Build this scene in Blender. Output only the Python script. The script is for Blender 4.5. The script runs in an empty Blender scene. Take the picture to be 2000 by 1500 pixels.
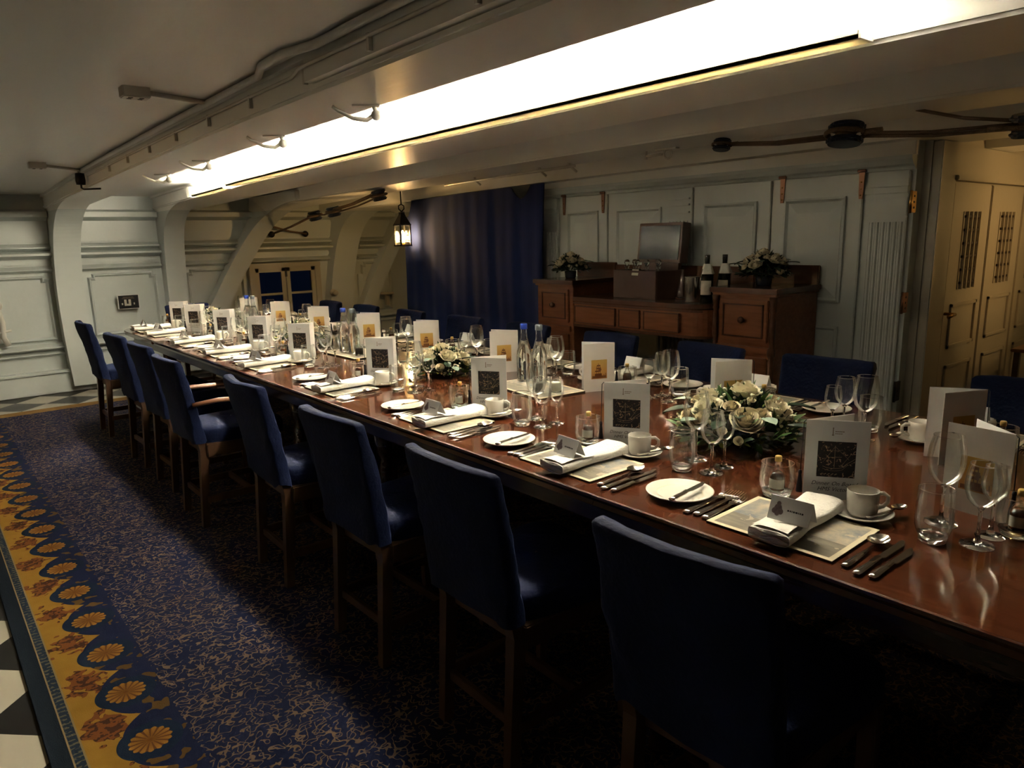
import bpy, bmesh, math, random
from mathutils import Vector, Matrix, noise

random.seed(7)
PI = math.pi
scene = bpy.context.scene
COL = scene.collection

# ---------------------------------------------------------------- camera, world, exposure
cam_d = bpy.data.cameras.new('camera')
cam = bpy.data.objects.new('camera', cam_d)
COL.objects.link(cam)
F_PX = 1393.882
cam_d.sensor_width = 36.0
cam_d.lens = F_PX * 36.0 / 2000.0
cam_d.clip_start = 0.03
H_CAM = 1.42

def _axis(u, v):
    return Vector((u - 1000.0, v - 750.0, F_PX)).normalized()
_Y = _axis(-197.89, 491.94)
_X = _axis(2692.75, 421.31)
_X = (_X - _Y * _X.dot(_Y)).normalized()
_Z = _X.cross(_Y)
right = Vector((_X[0], _Y[0], _Z[0]))
down = Vector((_X[1], _Y[1], _Z[1]))
fwd = Vector((_X[2], _Y[2], _Z[2]))
m = Matrix.Identity(4)
for i in range(3):
    m[i][0] = right[i]; m[i][1] = -down[i]; m[i][2] = -fwd[i]
m[0][3], m[1][3], m[2][3] = 0, 0, H_CAM
cam.matrix_world = m
scene.camera = cam

w = bpy.data.worlds.new('world'); scene.world = w; w.use_nodes = True
w.node_tree.nodes['Background'].inputs[0].default_value = (0.02, 0.025, 0.04, 1)
w.node_tree.nodes['Background'].inputs[1].default_value = 0.1
scene.view_settings.view_transform = 'Standard'
scene.view_settings.look = 'None'
scene.view_settings.gamma = 1.0
scene.view_settings.use_curve_mapping = False
scene.view_settings.exposure = 3.25
scene.cycles.max_bounces = 10
scene.cycles.transparent_max_bounces = 20
scene.cycles.caustics_reflective = False
scene.cycles.caustics_refractive = False
scene.cycles.sample_clamp_indirect = 30.0
scene.cycles.use_denoising = True
scene.cycles.use_guiding = True
COVE_POWER = 62.0         # emission of the LED strip in the cove trough
LANTERN_POWER = 40.0

# ---------------------------------------------------------------- materials
MATS = {}

def new_mat(name):
    mt = bpy.data.materials.new(name); mt.use_nodes = True
    MATS[name] = mt
    nt = mt.node_tree
    return mt, nt, nt.nodes, nt.links, nt.nodes['Principled BSDF']

def mat(name, col, rough=0.5, metal=0.0, var=0.0, vscale=6.0, bump=0.0, bscale=40.0, coat=0.0,
        sheen=0.0, spec=0.5, trans=0.0, ior=1.45, stretch=(1, 1, 1), rvar=0.0):
    mt, nt, N, L, b = new_mat(name)
    b.inputs['Base Color'].default_value = (*col, 1)
    b.inputs['Roughness'].default_value = rough
    b.inputs['Metallic'].default_value = metal
    b.inputs['Coat Weight'].default_value = coat
    b.inputs['Sheen Weight'].default_value = sheen
    b.inputs['Specular IOR Level'].default_value = spec
    b.inputs['Transmission Weight'].default_value = trans
    b.inputs['IOR'].default_value = ior
    if var or bump or rvar:
        tc = N.new('ShaderNodeTexCoord'); mp = N.new('ShaderNodeMapping')
        mp.inputs['Scale'].default_value = stretch
        L.new(tc.outputs['Object'], mp.inputs['Vector'])
    if var:
        n = N.new('ShaderNodeTexNoise'); n.inputs['Scale'].default_value = vscale
        n.inputs['Detail'].default_value = 5
        L.new(mp.outputs[0], n.inputs['Vector'])
        mx = N.new('ShaderNodeMix'); mx.data_type = 'RGBA'
        mx.inputs[6].default_value = (*[max(0, c * (1 - var)) for c in col], 1)
        mx.inputs[7].default_value = (*[min(1, c * (1 + var)) for c in col], 1)
        L.new(n.outputs['Fac'], mx.inputs[0]); L.new(mx.outputs[2], b.inputs['Base Color'])
    if rvar:
        n3 = N.new('ShaderNodeTexNoise'); n3.inputs['Scale'].default_value = vscale * 1.7
        L.new(mp.outputs[0], n3.inputs['Vector'])
        mr = N.new('ShaderNodeMapRange')
        mr.inputs['To Min'].default_value = max(0.02, rough - rvar); mr.inputs['To Max'].default_value = rough + rvar
        L.new(n3.outputs['Fac'], mr.inputs[0]); L.new(mr.outputs[0], b.inputs['Roughness'])
    if bump:
        n2 = N.new('ShaderNodeTexNoise'); n2.inputs['Scale'].default_value = bscale
        n2.inputs['Detail'].default_value = 4
        L.new(mp.outputs[0], n2.inputs['Vector'])
        bp = N.new('ShaderNodeBump'); bp.inputs['Strength'].default_value = bump
        bp.inputs['Distance'].default_value = 0.01
        L.new(n2.outputs['Fac'], bp.inputs['Height']); L.new(bp.outputs[0], b.inputs['Normal'])
    return mt

mat('cream_paint', (0.79, 0.785, 0.745), 0.32, var=0.05, vscale=2.5, bump=0.12, bscale=22, stretch=(1, 0.25, 1), rvar=0.08)
mat('grey_paint', (0.53, 0.575, 0.565), 0.34, var=0.06, vscale=3, bump=0.10, bscale=25, rvar=0.08)
mat('buff_paint', (0.40, 0.365, 0.30), 0.35, var=0.06, vscale=3, bump=0.08, bscale=25)
mat('white_metal', (0.60, 0.58, 0.53), 0.4, var=0.05)
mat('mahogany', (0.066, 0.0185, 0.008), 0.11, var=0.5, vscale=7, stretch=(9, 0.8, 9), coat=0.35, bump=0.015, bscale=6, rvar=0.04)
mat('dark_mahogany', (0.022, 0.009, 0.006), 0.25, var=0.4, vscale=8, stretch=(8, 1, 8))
mat('sideboard_wood', (0.20, 0.075, 0.036), 0.26, var=0.4, vscale=6, stretch=(6, 1, 9))
mat('sideboard_top', (0.10, 0.046, 0.030), 0.2, var=0.3, vscale=6, stretch=(6, 1, 9))
mat('box_wood', (0.085, 0.045, 0.036), 0.3, var=0.3, vscale=8)
mat('chair_wood', (0.07, 0.036, 0.02), 0.38, var=0.35, vscale=9, stretch=(4, 4, 1))
mat('arm_wood', (0.22, 0.105, 0.055), 0.3, var=0.3, vscale=9, stretch=(1, 5, 5))
mat('navy_velvet', (0.0045, 0.0095, 0.040), 0.8, var=0.4, vscale=14, sheen=0.07, bump=0.25, bscale=70, spec=0.2)
MATS['navy_velvet'].node_tree.nodes['Principled BSDF'].inputs['Sheen Tint'].default_value = (0.25, 0.4, 0.95, 1)
mat('navy_curtain', (0.011, 0.022, 0.098), 0.9, var=0.25, vscale=3, stretch=(1, 6, 0.4), sheen=0.1, spec=0.15)
mat('porcelain', (0.78, 0.75, 0.67), 0.18, coat=0.3)
mat('linen', (0.80, 0.78, 0.73), 0.85, bump=0.3, bscale=160, spec=0.2)
mat('card_white', (0.68, 0.69, 0.68), 0.7, var=0.02, spec=0.25)
mat('card_back', (0.72, 0.69, 0.63), 0.7, spec=0.25)
mat('ink', (0.03, 0.03, 0.035), 0.7)
mat('faded_ink', (0.22, 0.17, 0.12), 0.7)
mat('crest_ink', (0.16, 0.12, 0.13), 0.7, var=0.5, vscale=150)
mat('silver', (0.62, 0.60, 0.56), 0.14, metal=1.0)
mat('steel', (0.55, 0.53, 0.50), 0.25, metal=1.0)
mat('brass', (0.62, 0.36, 0.12), 0.25, metal=1.0)
mat('copper', (0.26, 0.145, 0.10), 0.45, metal=1.0)
mat('black_iron', (0.012, 0.012, 0.014), 0.45)
mat('block_black', (0.008, 0.014, 0.035), 0.3)
mat('rope', (0.16, 0.11, 0.07), 0.9, bump=0.6, bscale=200)
mat('gold_cap', (0.62, 0.42, 0.12), 0.4)
mat('blue_cap', (0.02, 0.06, 0.42), 0.35)
mat('silver_cap', (0.30, 0.36, 0.40), 0.3, metal=0.8)
mat('cream_border', (0.72, 0.66, 0.47), 0.3)
mat('mat_cork', (0.03, 0.02, 0.015), 0.7)
mat('petal', (0.80, 0.74, 0.54), 0.6, var=0.08, vscale=30)
mat('petal_blush', (0.78, 0.68, 0.47), 0.6, var=0.1, vscale=30)
mat('petal_heart', (0.70, 0.56, 0.26), 0.6)
mat('blossom', (0.74, 0.72, 0.52), 0.6, var=0.15, vscale=60)
mat('leaf_green', (0.055, 0.115, 0.03), 0.45, var=0.5, vscale=25)
mat('leaf_dark', (0.02, 0.042, 0.022), 0.4, var=0.4, vscale=25)
mat('leaf_grey', (0.26, 0.35, 0.28), 0.5, var=0.2, vscale=20)
mat('leaf_lime', (0.30, 0.36, 0.08), 0.5, var=0.3, vscale=25)
mat('vase_dark', (0.02, 0.025, 0.04), 0.15)
mat('wax', (0.75, 0.74, 0.62), 0.45)
mat('amber', (0.12, 0.035, 0.008), 0.08, coat=0.5)
mat('wine_dark', (0.006, 0.010, 0.008), 0.06, coat=0.5)
mat('tile_black', (0.006, 0.006, 0.007), 0.35, var=0.3)
mat('tile_white', (0.36, 0.335, 0.27), 0.35, var=0.08, vscale=4)
mat('floor_dark', (0.02, 0.018, 0.016), 0.5)
mat('tassel_black', (0.006, 0.007, 0.012), 0.7)
mat('placard_black', (0.015, 0.015, 0.017), 0.4)
mat('print_beige', (0.22, 0.16, 0.10), 0.6, var=0.3, vscale=80)
mat('print_brown', (0.16, 0.06, 0.015), 0.6)
mat('dark_void', (0.004, 0.004, 0.005), 0.9)
mat('grille_dark', (0.02, 0.012, 0.008), 0.6)
mat('sash_paint', (0.40, 0.37, 0.30), 0.4)
mat('label_paper', (0.55, 0.52, 0.45), 0.7, var=0.2, vscale=60)

def thin_glass(name, tint=(0.96, 0.98, 0.97), gloss=1.0, f0=0.03):
    mt, nt, N, L, b = new_mat(name)
    N.remove(b)
    out = N['Material Output']
    tr = N.new('ShaderNodeBsdfTransparent'); tr.inputs[0].default_value = (*tint, 1)
    gl = N.new('ShaderNodeBsdfGlossy'); gl.inputs['Roughness'].default_value = 0.02
    gl.inputs[0].default_value = (gloss, gloss, gloss, 1)
    fr = N.new('ShaderNodeLayerWeight'); fr.inputs['Blend'].default_value = 0.28
    mr = N.new('ShaderNodeMapRange'); mr.inputs['To Min'].default_value = f0; mr.inputs['To Max'].default_value = 0.65
    mx = N.new('ShaderNodeMixShader')
    L.new(fr.outputs['Fresnel'], mr.inputs[0]); L.new(mr.outputs[0], mx.inputs[0])
    L.new(tr.outputs[0], mx.inputs[1]); L.new(gl.outputs[0], mx.inputs[2])
    L.new(mx.outputs[0], out.inputs[0])
thin_glass('thin_glass')
thin_glass('lantern_glass', (0.98, 0.95, 0.85))
thin_glass('window_glass', (0.25, 0.32, 0.42), f0=0.08)
mat('solid_glass', (0.97, 0.985, 0.98), 0.02, trans=1.0, ior=1.48)

def emit(name, col, s):
    mt, nt, N, L, b = new_mat(name)
    b.inputs['Base Color'].default_value = (*col, 1)
    b.inputs['Emission Color'].default_value = (*col, 1)
    b.inputs['Emission Strength'].default_value = s
emit('led', (1.0, 0.90, 0.75), COVE_POWER)
emit('lamp_flame', (1.0, 0.62, 0.26), LANTERN_POWER)

mt, nt, N, L, b = new_mat('trough_plastic')       # thin cream plastic trunking, faintly translucent
b.inputs['Base Color'].default_value = (0.62, 0.58, 0.46, 1); b.inputs['Roughness'].default_value = 0.4
tl = N.new('ShaderNodeBsdfTranslucent'); tl.inputs[0].default_value = (0.95, 0.85, 0.6, 1)
mx = N.new('ShaderNodeMixShader'); mx.inputs[0].default_value = 0.045
L.new(b.outputs[0], mx.inputs[1]); L.new(tl.outputs[0], mx.inputs[2]); L.new(mx.outputs[0], N['Material Output'].inputs[0])

class NG:
    """tiny helper for math node chains"""
    def __init__(s, nt): s.nt = nt; s.N = nt.nodes; s.L = nt.links
    def _set(s, sock, v):
        if isinstance(v, (int, float)): sock.default_value = v
        else: s.L.new(v, sock)
    def m(s, op, a, b=0.0, c=0.0):
        n = s.N.new('ShaderNodeMath'); n.operation = op
        s._set(n.inputs[0], a); s._set(n.inputs[1], b); s._set(n.inputs[2], c)
        return n.outputs[0]
    def mix(s, f, a, b):
        n = s.N.new('ShaderNodeMix'); n.data_type = 'RGBA'
        s._set(n.inputs[0], f)
        for i, v in ((6, a), (7, b)):
            if isinstance(v, tuple): n.inputs[i].default_value = (*v, 1)
            else: s.L.new(v, n.inputs[i])
        return n.outputs[2]
    def noise(s, vec, sc, det=2.0, rough=0.5, dist=0.0):
        n = s.N.new('ShaderNodeTexNoise'); n.inputs['Scale'].default_value = sc
        n.inputs['Detail'].default_value = det; n.inputs['Roughness'].default_value = rough
        n.inputs['Distortion'].default_value = dist
        if vec is not None: s.L.new(vec, n.inputs['Vector'])
        return n.outputs['Fac']
    def obj(s):
        tc = s.N.new('ShaderNodeTexCoord'); return tc.outputs['Object']
    def xyz(s, vec):
        n = s.N.new('ShaderNodeSeparateXYZ'); s.L.new(vec, n.inputs[0]); return n.outputs
    def comb(s, x, y, z=0.0):
        n = s.N.new('ShaderNodeCombineXYZ')
        for i, v in enumerate((x, y, z)): s._set(n.inputs[i], v)
        return n.outputs[0]

# paint of the hull knees: grey below, cream where the deckhead colour begins
mt, nt, N, L, b = new_mat('knee_paint')
g = NG(nt); X, Y, Z = g.xyz(g.obj())
lim = g.m('GREATER_THAN', g.m('ADD', Z, g.m('MULTIPLY', Y, 0.0)), 1.765)
L.new(g.mix(lim, (0.53, 0.575, 0.565), (0.79, 0.785, 0.745)), b.inputs['Base Color'])
b.inputs['Roughness'].default_value = 0.34

# carpet: navy with gold vermicelli, gold medallion border along its long edge
mt, nt, N, L, b = new_mat('carpet_pile')
g = NG(nt); vec = g.obj(); X, Y, Z = g.xyz(vec)
n1 = g.noise(vec, 40, 0.0, 0.4, 0.35)
line = g.m('LESS_THAN', g.m('ABSOLUTE', g.m('SUBTRACT', n1, 0.5)), 0.034)
n2 = g.noise(vec, 33, 0.0, 0.5, 0.35)
line2 = g.m('LESS_THAN', g.m('ABSOLUTE', g.m('SUBTRACT', n2, 0.38)), 0.026)
line = g.m('MAXIMUM', line, line2)
gap = g.m('GREATER_THAN', g.noise(vec, 50, 0.0), 0.36)
line = g.m('MULTIPLY', line, gap)
tone = g.noise(vec, 5, 3)
gold = g.mix(tone, (0.13, 0.082, 0.052), (0.17, 0.125, 0.085))
base = g.mix(g.noise(vec, 9, 2), (0.005, 0.008, 0.030), (0.008, 0.014, 0.052))
field = g.mix(line, base, gold)
PER = 0.30
yl = g.m('SUBTRACT', g.m('MODULO', g.m('ADD', Y, 30.0 * PER - 2.10 + PER / 2), PER), PER / 2)   # offset from medallion
xl = g.m('SUBTRACT', X, 0.35)
r = g.m('SQRT', g.m('ADD', g.m('MULTIPLY', xl, xl), g.m('MULTIPLY', yl, yl)))
ang = g.m('ARCTAN2', yl, xl)
pet = g.m('SINE', g.m('MULTIPLY', ang, 15.0))
inflower = g.m('LESS_THAN', g.m('ADD', r, g.m('MULTIPLY', pet, 0.003)), 0.056)
petline = g.m('MULTIPLY', g.m('GREATER_THAN', pet, 0.45), g.m('GREATER_THAN', r, 0.014))
fl = g.mix(g.m('DIVIDE', r, 0.06), (0.13, 0.045, 0.008), (0.30, 0.145, 0.025))
fl = g.mix(petline, fl, (0.11, 0.04, 0.012))
inring = g.m('LESS_THAN', r, 0.088)
t = g.m('DIVIDE', g.m('ABSOLUTE', yl), PER / 2)
lim = g.m('ADD', 0.285, g.m('MULTIPLY', g.m('POWER', t, 3.0), 0.075))
ingold = g.m('LESS_THAN', X, lim)
yo = g.m('SUBTRACT', g.m('ABSOLUTE', yl), PER / 2)
nn = g.noise(vec, 30, 1, 0.5, 0.3)
ll = g.m('SQRT', g.m('ADD', g.m('POWER', g.m('DIVIDE', g.m('SUBTRACT', X, 0.258), 0.062), 2.0), g.m('POWER', g.m('DIVIDE', yo, 0.085), 2.0)))
leaf = g.m('LESS_THAN', g.m('ADD', ll, g.m('MULTIPLY', g.m('SUBTRACT', nn, 0.5), 2.4)), 0.85)
lc = g.mix(g.m('GREATER_THAN', g.noise(vec, 60, 1), 0.5), (0.17, 0.055, 0.015), (0.055, 0.02, 0.012))
goldb = g.mix(g.noise(vec, 14, 3), (0.24, 0.125, 0.016), (0.33, 0.185, 0.03))
goldb = g.mix(leaf, goldb, lc)
col = g.mix(ingold, field, goldb)
zone = g.m('LESS_THAN', X, 0.45)
fieldnear = g.mix(g.m('MULTIPLY', zone, g.m('LESS_THAN', g.noise(vec, 22, 1), 0.40)), base, (0.10, 0.055, 0.015))
col = g.mix(g.m('MULTIPLY', zone, g.m('SUBTRACT', 1.0, ingold)), col, fieldnear)
col = g.mix(inring, col, (0.005, 0.014, 0.036))
col = g.mix(inflower, col, fl)
key = g.m('GREATER_THAN', g.m('SINE', g.m('MULTIPLY', Y, 260.0)), 0.2)
keyc = g.mix(g.m('MULTIPLY', key, g.m('GREATER_THAN', g.noise(vec, 90, 0), 0.48)), (0.012, 0.022, 0.04), (0.09, 0.085, 0.06))
inkey = g.m('LESS_THAN', X, 0.192)
col = g.mix(inkey, col, keyc)
edge = g.m('LESS_THAN', g.m('ABSOLUTE', g.m('SUBTRACT', X, 0.192)), 0.0025)
edge2 = g.m('LESS_THAN', g.m('ABSOLUTE', g.m('SUBTRACT', X, 0.162)), 0.0025)
col = g.mix(g.m('MAXIMUM', edge, edge2), col, (0.22, 0.16, 0.08))
col = g.mix(g.m('LESS_THAN', X, 0.160), col, (0.004, 0.009, 0.017))
farb = g.m('GREATER_THAN', Y, 7.34)
col = g.mix(farb, col, g.mix(g.noise(vec, 12, 2), (0.10, 0.05, 0.02), (0.30, 0.18, 0.05)))
L.new(col, b.inputs['Base Color'])
b.inputs['Roughness'].default_value = 0.95; b.inputs['Specular IOR Level'].default_value = 0.15
bp = N.new('ShaderNodeBump'); bp.inputs['Strength'].default_value = 0.4; bp.inputs['Distance'].default_value = 0.004
L.new(g.noise(vec, 300, 2), bp.inputs['Height']); L.new(bp.outputs[0], b.inputs['Normal'])

# placemat print: a faded marine painting, differing from mat to mat
mt, nt, N, L, b = new_mat('mat_print')
g = NG(nt); vec = g.obj()
oi = N.new('ShaderNodeObjectInfo')
add = N.new('ShaderNodeVectorMath'); add.operation = 'ADD'
sc = N.new('ShaderNodeVectorMath'); sc.operation = 'SCALE'; sc.inputs['Scale'].default_value = 9.0
cx = g.comb(oi.outputs['Random'], oi.outputs['Random'], oi.outputs['Random'])
L.new(cx, sc.inputs[0]); L.new(vec, add.inputs[0]); L.new(sc.outputs[0], add.inputs[1])
v2 = add.outputs[0]
X, Y, Z = g.xyz(vec)
sky = g.mix(g.m('MULTIPLY', g.m('SUBTRACT', g.noise(v2, 14, 5, 0.65), 0.32), 2.6), (0.16, 0.20, 0.25), (0.66, 0.55, 0.36))
st = N.new('ShaderNodeMapping'); st.inputs['Scale'].default_value = (6, 1, 1); L.new(v2, st.inputs['Vector'])
sea = g.mix(g.noise(st.outputs[0], 14, 4, 0.6), (0.05, 0.06, 0.07), (0.42, 0.37, 0.27))
col = g.mix(g.m('LESS_THAN', X, -0.02), sky, sea)
ship = g.m('GREATER_THAN', g.noise(v2, 26, 3, 0.6, 0.5), 0.60)
col = g.mix(g.m('MULTIPLY', ship, g.m('LESS_THAN', g.m('ABSOLUTE', g.m('ADD', X, 0.005)), 0.055)), col, (0.50, 0.44, 0.33))
L.new(col, b.inputs['Base Color']); b.inputs['Roughness'].default_value = 0.3

# dark night painting on menu fronts, golden sunset on menu backs
mt, nt, N, L, b = new_mat('print_night')
g = NG(nt); vec = g.obj(); X, Y, Z = g.xyz(vec)
streak = g.m('GREATER_THAN', g.noise(vec, 90, 3, 0.6, 1.5), 0.60)
col = g.mix(g.noise(vec, 25, 3), (0.008, 0.008, 0.010), (0.035, 0.03, 0.03))
col = g.mix(g.m('MULTIPLY', streak, g.m('LESS_THAN', Z, 0.10)), col, (0.30, 0.20, 0.13))
L.new(col, b.inputs['Base Color']); b.inputs['Roughness'].default_value = 0.6; b.inputs['Specular IOR Level'].default_value = 0.15
mt, nt, N, L, b = new_mat('print_sunset')
g = NG(nt); vec = g.obj(); X, Y, Z = g.xyz(vec)
k = g.m('DIVIDE', g.m('SUBTRACT', Z, 0.06), 0.085)
col = g.mix(k, (0.42, 0.16, 0.03), (0.62, 0.42, 0.10))
col = g.mix(g.m('MULTIPLY', g.noise(vec, 40, 4), 0.6), col, (0.50, 0.34, 0.14))
L.new(col, b.inputs['Base Color']); b.inputs['Roughness'].default_value = 0.6; b.inputs['Specular IOR Level'].default_value = 0.15

# ---------------------------------------------------------------- mesh helpers
class MB:
    def __init__(s): s.v = []; s.f = []; s.sm = []
    def add(s, vs, fs, smooth=False):
        o = len(s.v); s.v += [tuple(p) for p in vs]
        s.f += [[i + o for i in f] for f in fs]; s.sm += [smooth] * len(fs)
        return s
    def box(s, x0, x1, y0, y1, z0, z1):
        return s.add([(x0, y0, z0), (x1, y0, z0), (x1, y1, z0), (x0, y1, z0), (x0, y0, z1), (x1, y0, z1), (x1, y1, z1), (x0, y1, z1)],
                     [(3, 2, 1, 0), (4, 5, 6, 7), (0, 1, 5, 4), (1, 2, 6, 5), (2, 3, 7, 6), (3, 0, 4, 7)])
    def hexa(s, lo, hi):   # two quads (bottom, top), counter-clockwise from above
        return s.add(list(lo) + list(hi), [(3, 2, 1, 0), (4, 5, 6, 7), (0, 1, 5, 4), (1, 2, 6, 5), (2, 3, 7, 6), (3, 0, 4, 7)])
    def lathe(s, prof, n=20, c=(0, 0, 0), smooth=True, axis='z', arc=None):
        vs = []; fs = []; rings = []
        for (r, z) in prof:
            if r < 1e-6:
                rings.append([len(vs)]); vs.append((0, 0, z))
            else:
                rings.append(list(range(len(vs), len(vs) + n)))
                for k in range(n):
                    a = 2 * PI * k / n; vs.append((r * math.cos(a), r * math.sin(a), z))
        for A, B in zip(rings, rings[1:]):
            if len(A) == 1 and len(B) == 1: continue
            for k in range(n):
                k2 = (k + 1) % n
                if len(A) == 1: fs.append((A[0], B[k2], B[k]))
                elif len(B) == 1: fs.append((A[k], A[k2], B[0]))
                else: fs.append((A[k], A[k2], B[k2], B[k]))
        if axis == 'x': vs = [(z, x, y) for x, y, z in vs]
        if axis == 'y': vs = [(y, z, x) for x, y, z in vs]
        return s.add([(x + c[0], y + c[1], z + c[2]) for x, y, z in vs], fs, smooth)
    def tube(s, pts, r, n=8, smooth=True, caps=True, flat=1.0, up=None):
        pts = [Vector(p) for p in pts]; R = r if isinstance(r, (list, tuple)) else [r] * len(pts)
        vs = []; fs = []; prev = None
        for i, p in enumerate(pts):
            d = (pts[min(i + 1, len(pts) - 1)] - pts[max(i - 1, 0)]).normalized()
            ref = Vector(up) if up else (prev if prev is not None else (Vector((0, 0, 1)) if abs(d.z) < 0.9 else Vector((1, 0, 0))))
            u = (ref - d * ref.dot(d)).normalized(); wv = d.cross(u); prev = u
            for k in range(n):
                a = 2 * PI * k / n + PI / n
                vs.append(p + u * (R[i] * flat * math.cos(a)) + wv * (R[i] * math.sin(a)))
        for i in range(len(pts) - 1):
            for k in range(n):
                k2 = (k + 1) % n
                fs.append((i * n + k, i * n + k2, (i + 1) * n + k2, (i + 1) * n + k))
        if caps:
            fs.append(tuple(range(n - 1, -1, -1))); fs.append(tuple((len(pts) - 1) * n + k for k in range(n)))
        return s.add(vs, fs, smooth)
    def prism(s, poly, t0, t1, axis='x', smooth=False):
        """poly of (a,b) swept along axis from t0 to t1: x -> (t,a,b), y -> (a,t,b), z -> (a,b,t)"""
        n = len(poly)
        mk = {'x': lambda t, a, b: (t, a, b), 'y': lambda t, a, b: (a, t, b), 'z': lambda t, a, b: (a, b, t)}[axis]
        vs = [mk(t0, a, b) for a, b in poly] + [mk(t1, a, b) for a, b in poly]
        fs = [tuple(range(n - 1, -1, -1)), tuple(range(n, 2 * n))] + [(k, (k + 1) % n, n + (k + 1) % n, n + k) for k in range(n)]
        return s.add(vs, fs, smooth)
    def grid(s, fn, nu, nv, smooth=True, closed_u=False):
        vs = [fn(i / (nu if closed_u else nu - 1), j / (nv - 1)) for j in range(nv) for i in range(nu)]
        fs = []
        for j in range(nv - 1):
            for i in range(nu if closed_u else nu - 1):
                i2 = (i + 1) % nu
                fs.append((j * nu + i, j * nu + i2, (j + 1) * nu + i2, (j + 1) * nu + i))
        return s.add(vs, fs, smooth)
    def merge(s, o, M=None):
        vs = [tuple(M @ Vector(p)) for p in o.v] if M is not None else o.v
        off = len(s.v); s.v += vs; s.f += [[i + off for i in f] for f in o.f]; s.sm += o.sm
        return s
    def mesh(s, name, bevel=0.0, seg=2):
        me = bpy.data.meshes.new(name); me.from_pydata(s.v, [], s.f)
        me.polygons.foreach_set('use_smooth', s.sm)
        bm = bmesh.new(); bm.from_mesh(me)
        if bevel:
            bmesh.ops.bevel(bm, geom=list(bm.edges), offset=bevel, segments=seg, affect='EDGES', clamp_overlap=True)
        bmesh.ops.recalc_face_normals(bm, faces=list(bm.faces))
        bm.to_mesh(me); bm.free()
        return me

def link(name, me, material=None, parent=None, loc=(0, 0, 0), rot=(0, 0, 0)):
    o = bpy.data.objects.new(name, me); COL.objects.link(o)
    if material and not me.materials: me.materials.append(MATS[material])
    o.location = loc; o.rotation_euler = rot
    if parent: o.parent = parent
    return o

def ob(name, mb, material, parent=None, bevel=0.0, loc=(0, 0, 0), rot=(0, 0, 0), seg=2, mods=None):
    o = link(name, mb.mesh(name, bevel, seg), material, parent, loc, rot)
    return o

def tag(o, label=None, cat=None, group=None, kind=None):
    if label: o['label'] = label
    if cat: o['category'] = cat
    if group: o['group'] = group
    if kind: o['kind'] = kind
    return o

def thing(name, label, cat, loc=(0, 0, 0), rz=0.0, group=None):
    o = bpy.data.objects.new(name, None); COL.objects.link(o)
    o.empty_display_size = 0.05
    o.location = loc; o.rotation_euler = (0, 0, rz)
    return tag(o, label, cat, group)

def copy_tree(o, parent=None):
    c = o.copy(); COL.objects.link(c); c.parent = parent
    if parent is not None: c.matrix_parent_inverse = o.matrix_parent_inverse.copy()
    for ch in o.children: copy_tree(ch, c)
    return c

class Kit:
    """one prototype; first use moves it, further uses copy it"""
    def __init__(s, proto): s.p = proto; s.used = False
    def put(s, loc, rz=0.0, label=None, group=None, rot=None):
        o = copy_tree(s.p) if s.used else s.p
        s.used = True
        o.location = loc; o.rotation_euler = rot if rot else (0, 0, rz)
        if label: o['label'] = label
        if group: o['group'] = group
        elif 'group' in o: del o['group']
        return o

def soff(y): return 1.91 - 0.002 * (y - 0.8) ** 2      # underside of the cambered deck beams
def deck(y): return soff(y) + 0.13                      # planking above them
# ================================================================= THE ROOM
YB = 8.37          # hull side (end wall)
XR = 4.15          # panelled bulkhead
XL, YF = -3.2, -4.6
XFAR = 6.6

# ---- floor with painted chequers
fl = ob('floor', MB().box(XL - 0.1, XFAR + 0.1, YF - 0.1, YB + 0.3, -0.12, -0.003), 'floor_dark')
tag(fl, kind='structure')
d = 0.2195
dm = MB().prism([(-d, 0), (0, -d), (d, 0), (0, d)], -0.006, 0.0, 'z').mesh('tile')
dm2 = dm.copy()
dm.materials.append(MATS['tile_white']); dm2.materials.append(MATS['tile_black'])
def tiles(x0, x1, y0, y1):
    i0 = int(math.floor((x0 + 0.035) / 0.22)) - 1; i1 = int(math.ceil((x1 + 0.035) / 0.22)) + 1
    for i in range(i0, i1):
        j0 = int(math.floor((y0 - 2.72) / 0.22)) - 1; j1 = int(math.ceil((y1 - 2.72) / 0.22)) + 1
        for j in range(j0, j1):
            if (i + j) % 2: continue
            x, y = -0.035 + 0.22 * i, 2.72 + 0.22 * j
            if x0 <= x <= x1 and y0 <= y <= y1:
                o = link('floor_tile', dm if i % 2 == 0 else dm2, None, fl); o.location = (x, y, 0)
tiles(-0.75, 0.20, 0.2, 7.5)
tiles(-0.75, 3.3, 7.5, 8.2)

# ---- ceiling planking and deck beams
cb = MB()
def cam_strip(mb, x0, x1, zf, th, y0=YF, y1=YB + 0.1, n=26):
    vs = []; fs = []
    for i in range(n + 1):
        y = y0 + (y1 - y0) * i / n; z = zf(y)
        vs += [(x0, y, z), (x1, y, z), (x1, y, z + th), (x0, y, z + th)]
    for i in range(n):
        a, c = i * 4, i * 4 + 4
        for k in range(4):
            k2 = (k + 1) % 4
            fs.append((a + k, a + k2, c + k2, c + k))
    fs += [(0, 1, 2, 3), (n * 4 + 3, n * 4 + 2, n * 4 + 1, n * 4)]
    return mb.add(vs, fs)
cam_strip(cb, XL - 0.1, XFAR + 0.1, deck, 0.08)
ceil = ob('ceiling', cb, 'cream_paint'); tag(ceil, kind='structure')
BEAMS = [(-0.55 - 1.0, -0.05 - 1.0 + 0.05), (-0.02, 0.53), (1.14, 1.43), (2.12, 2.57), (3.20, 3.62)]
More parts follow.
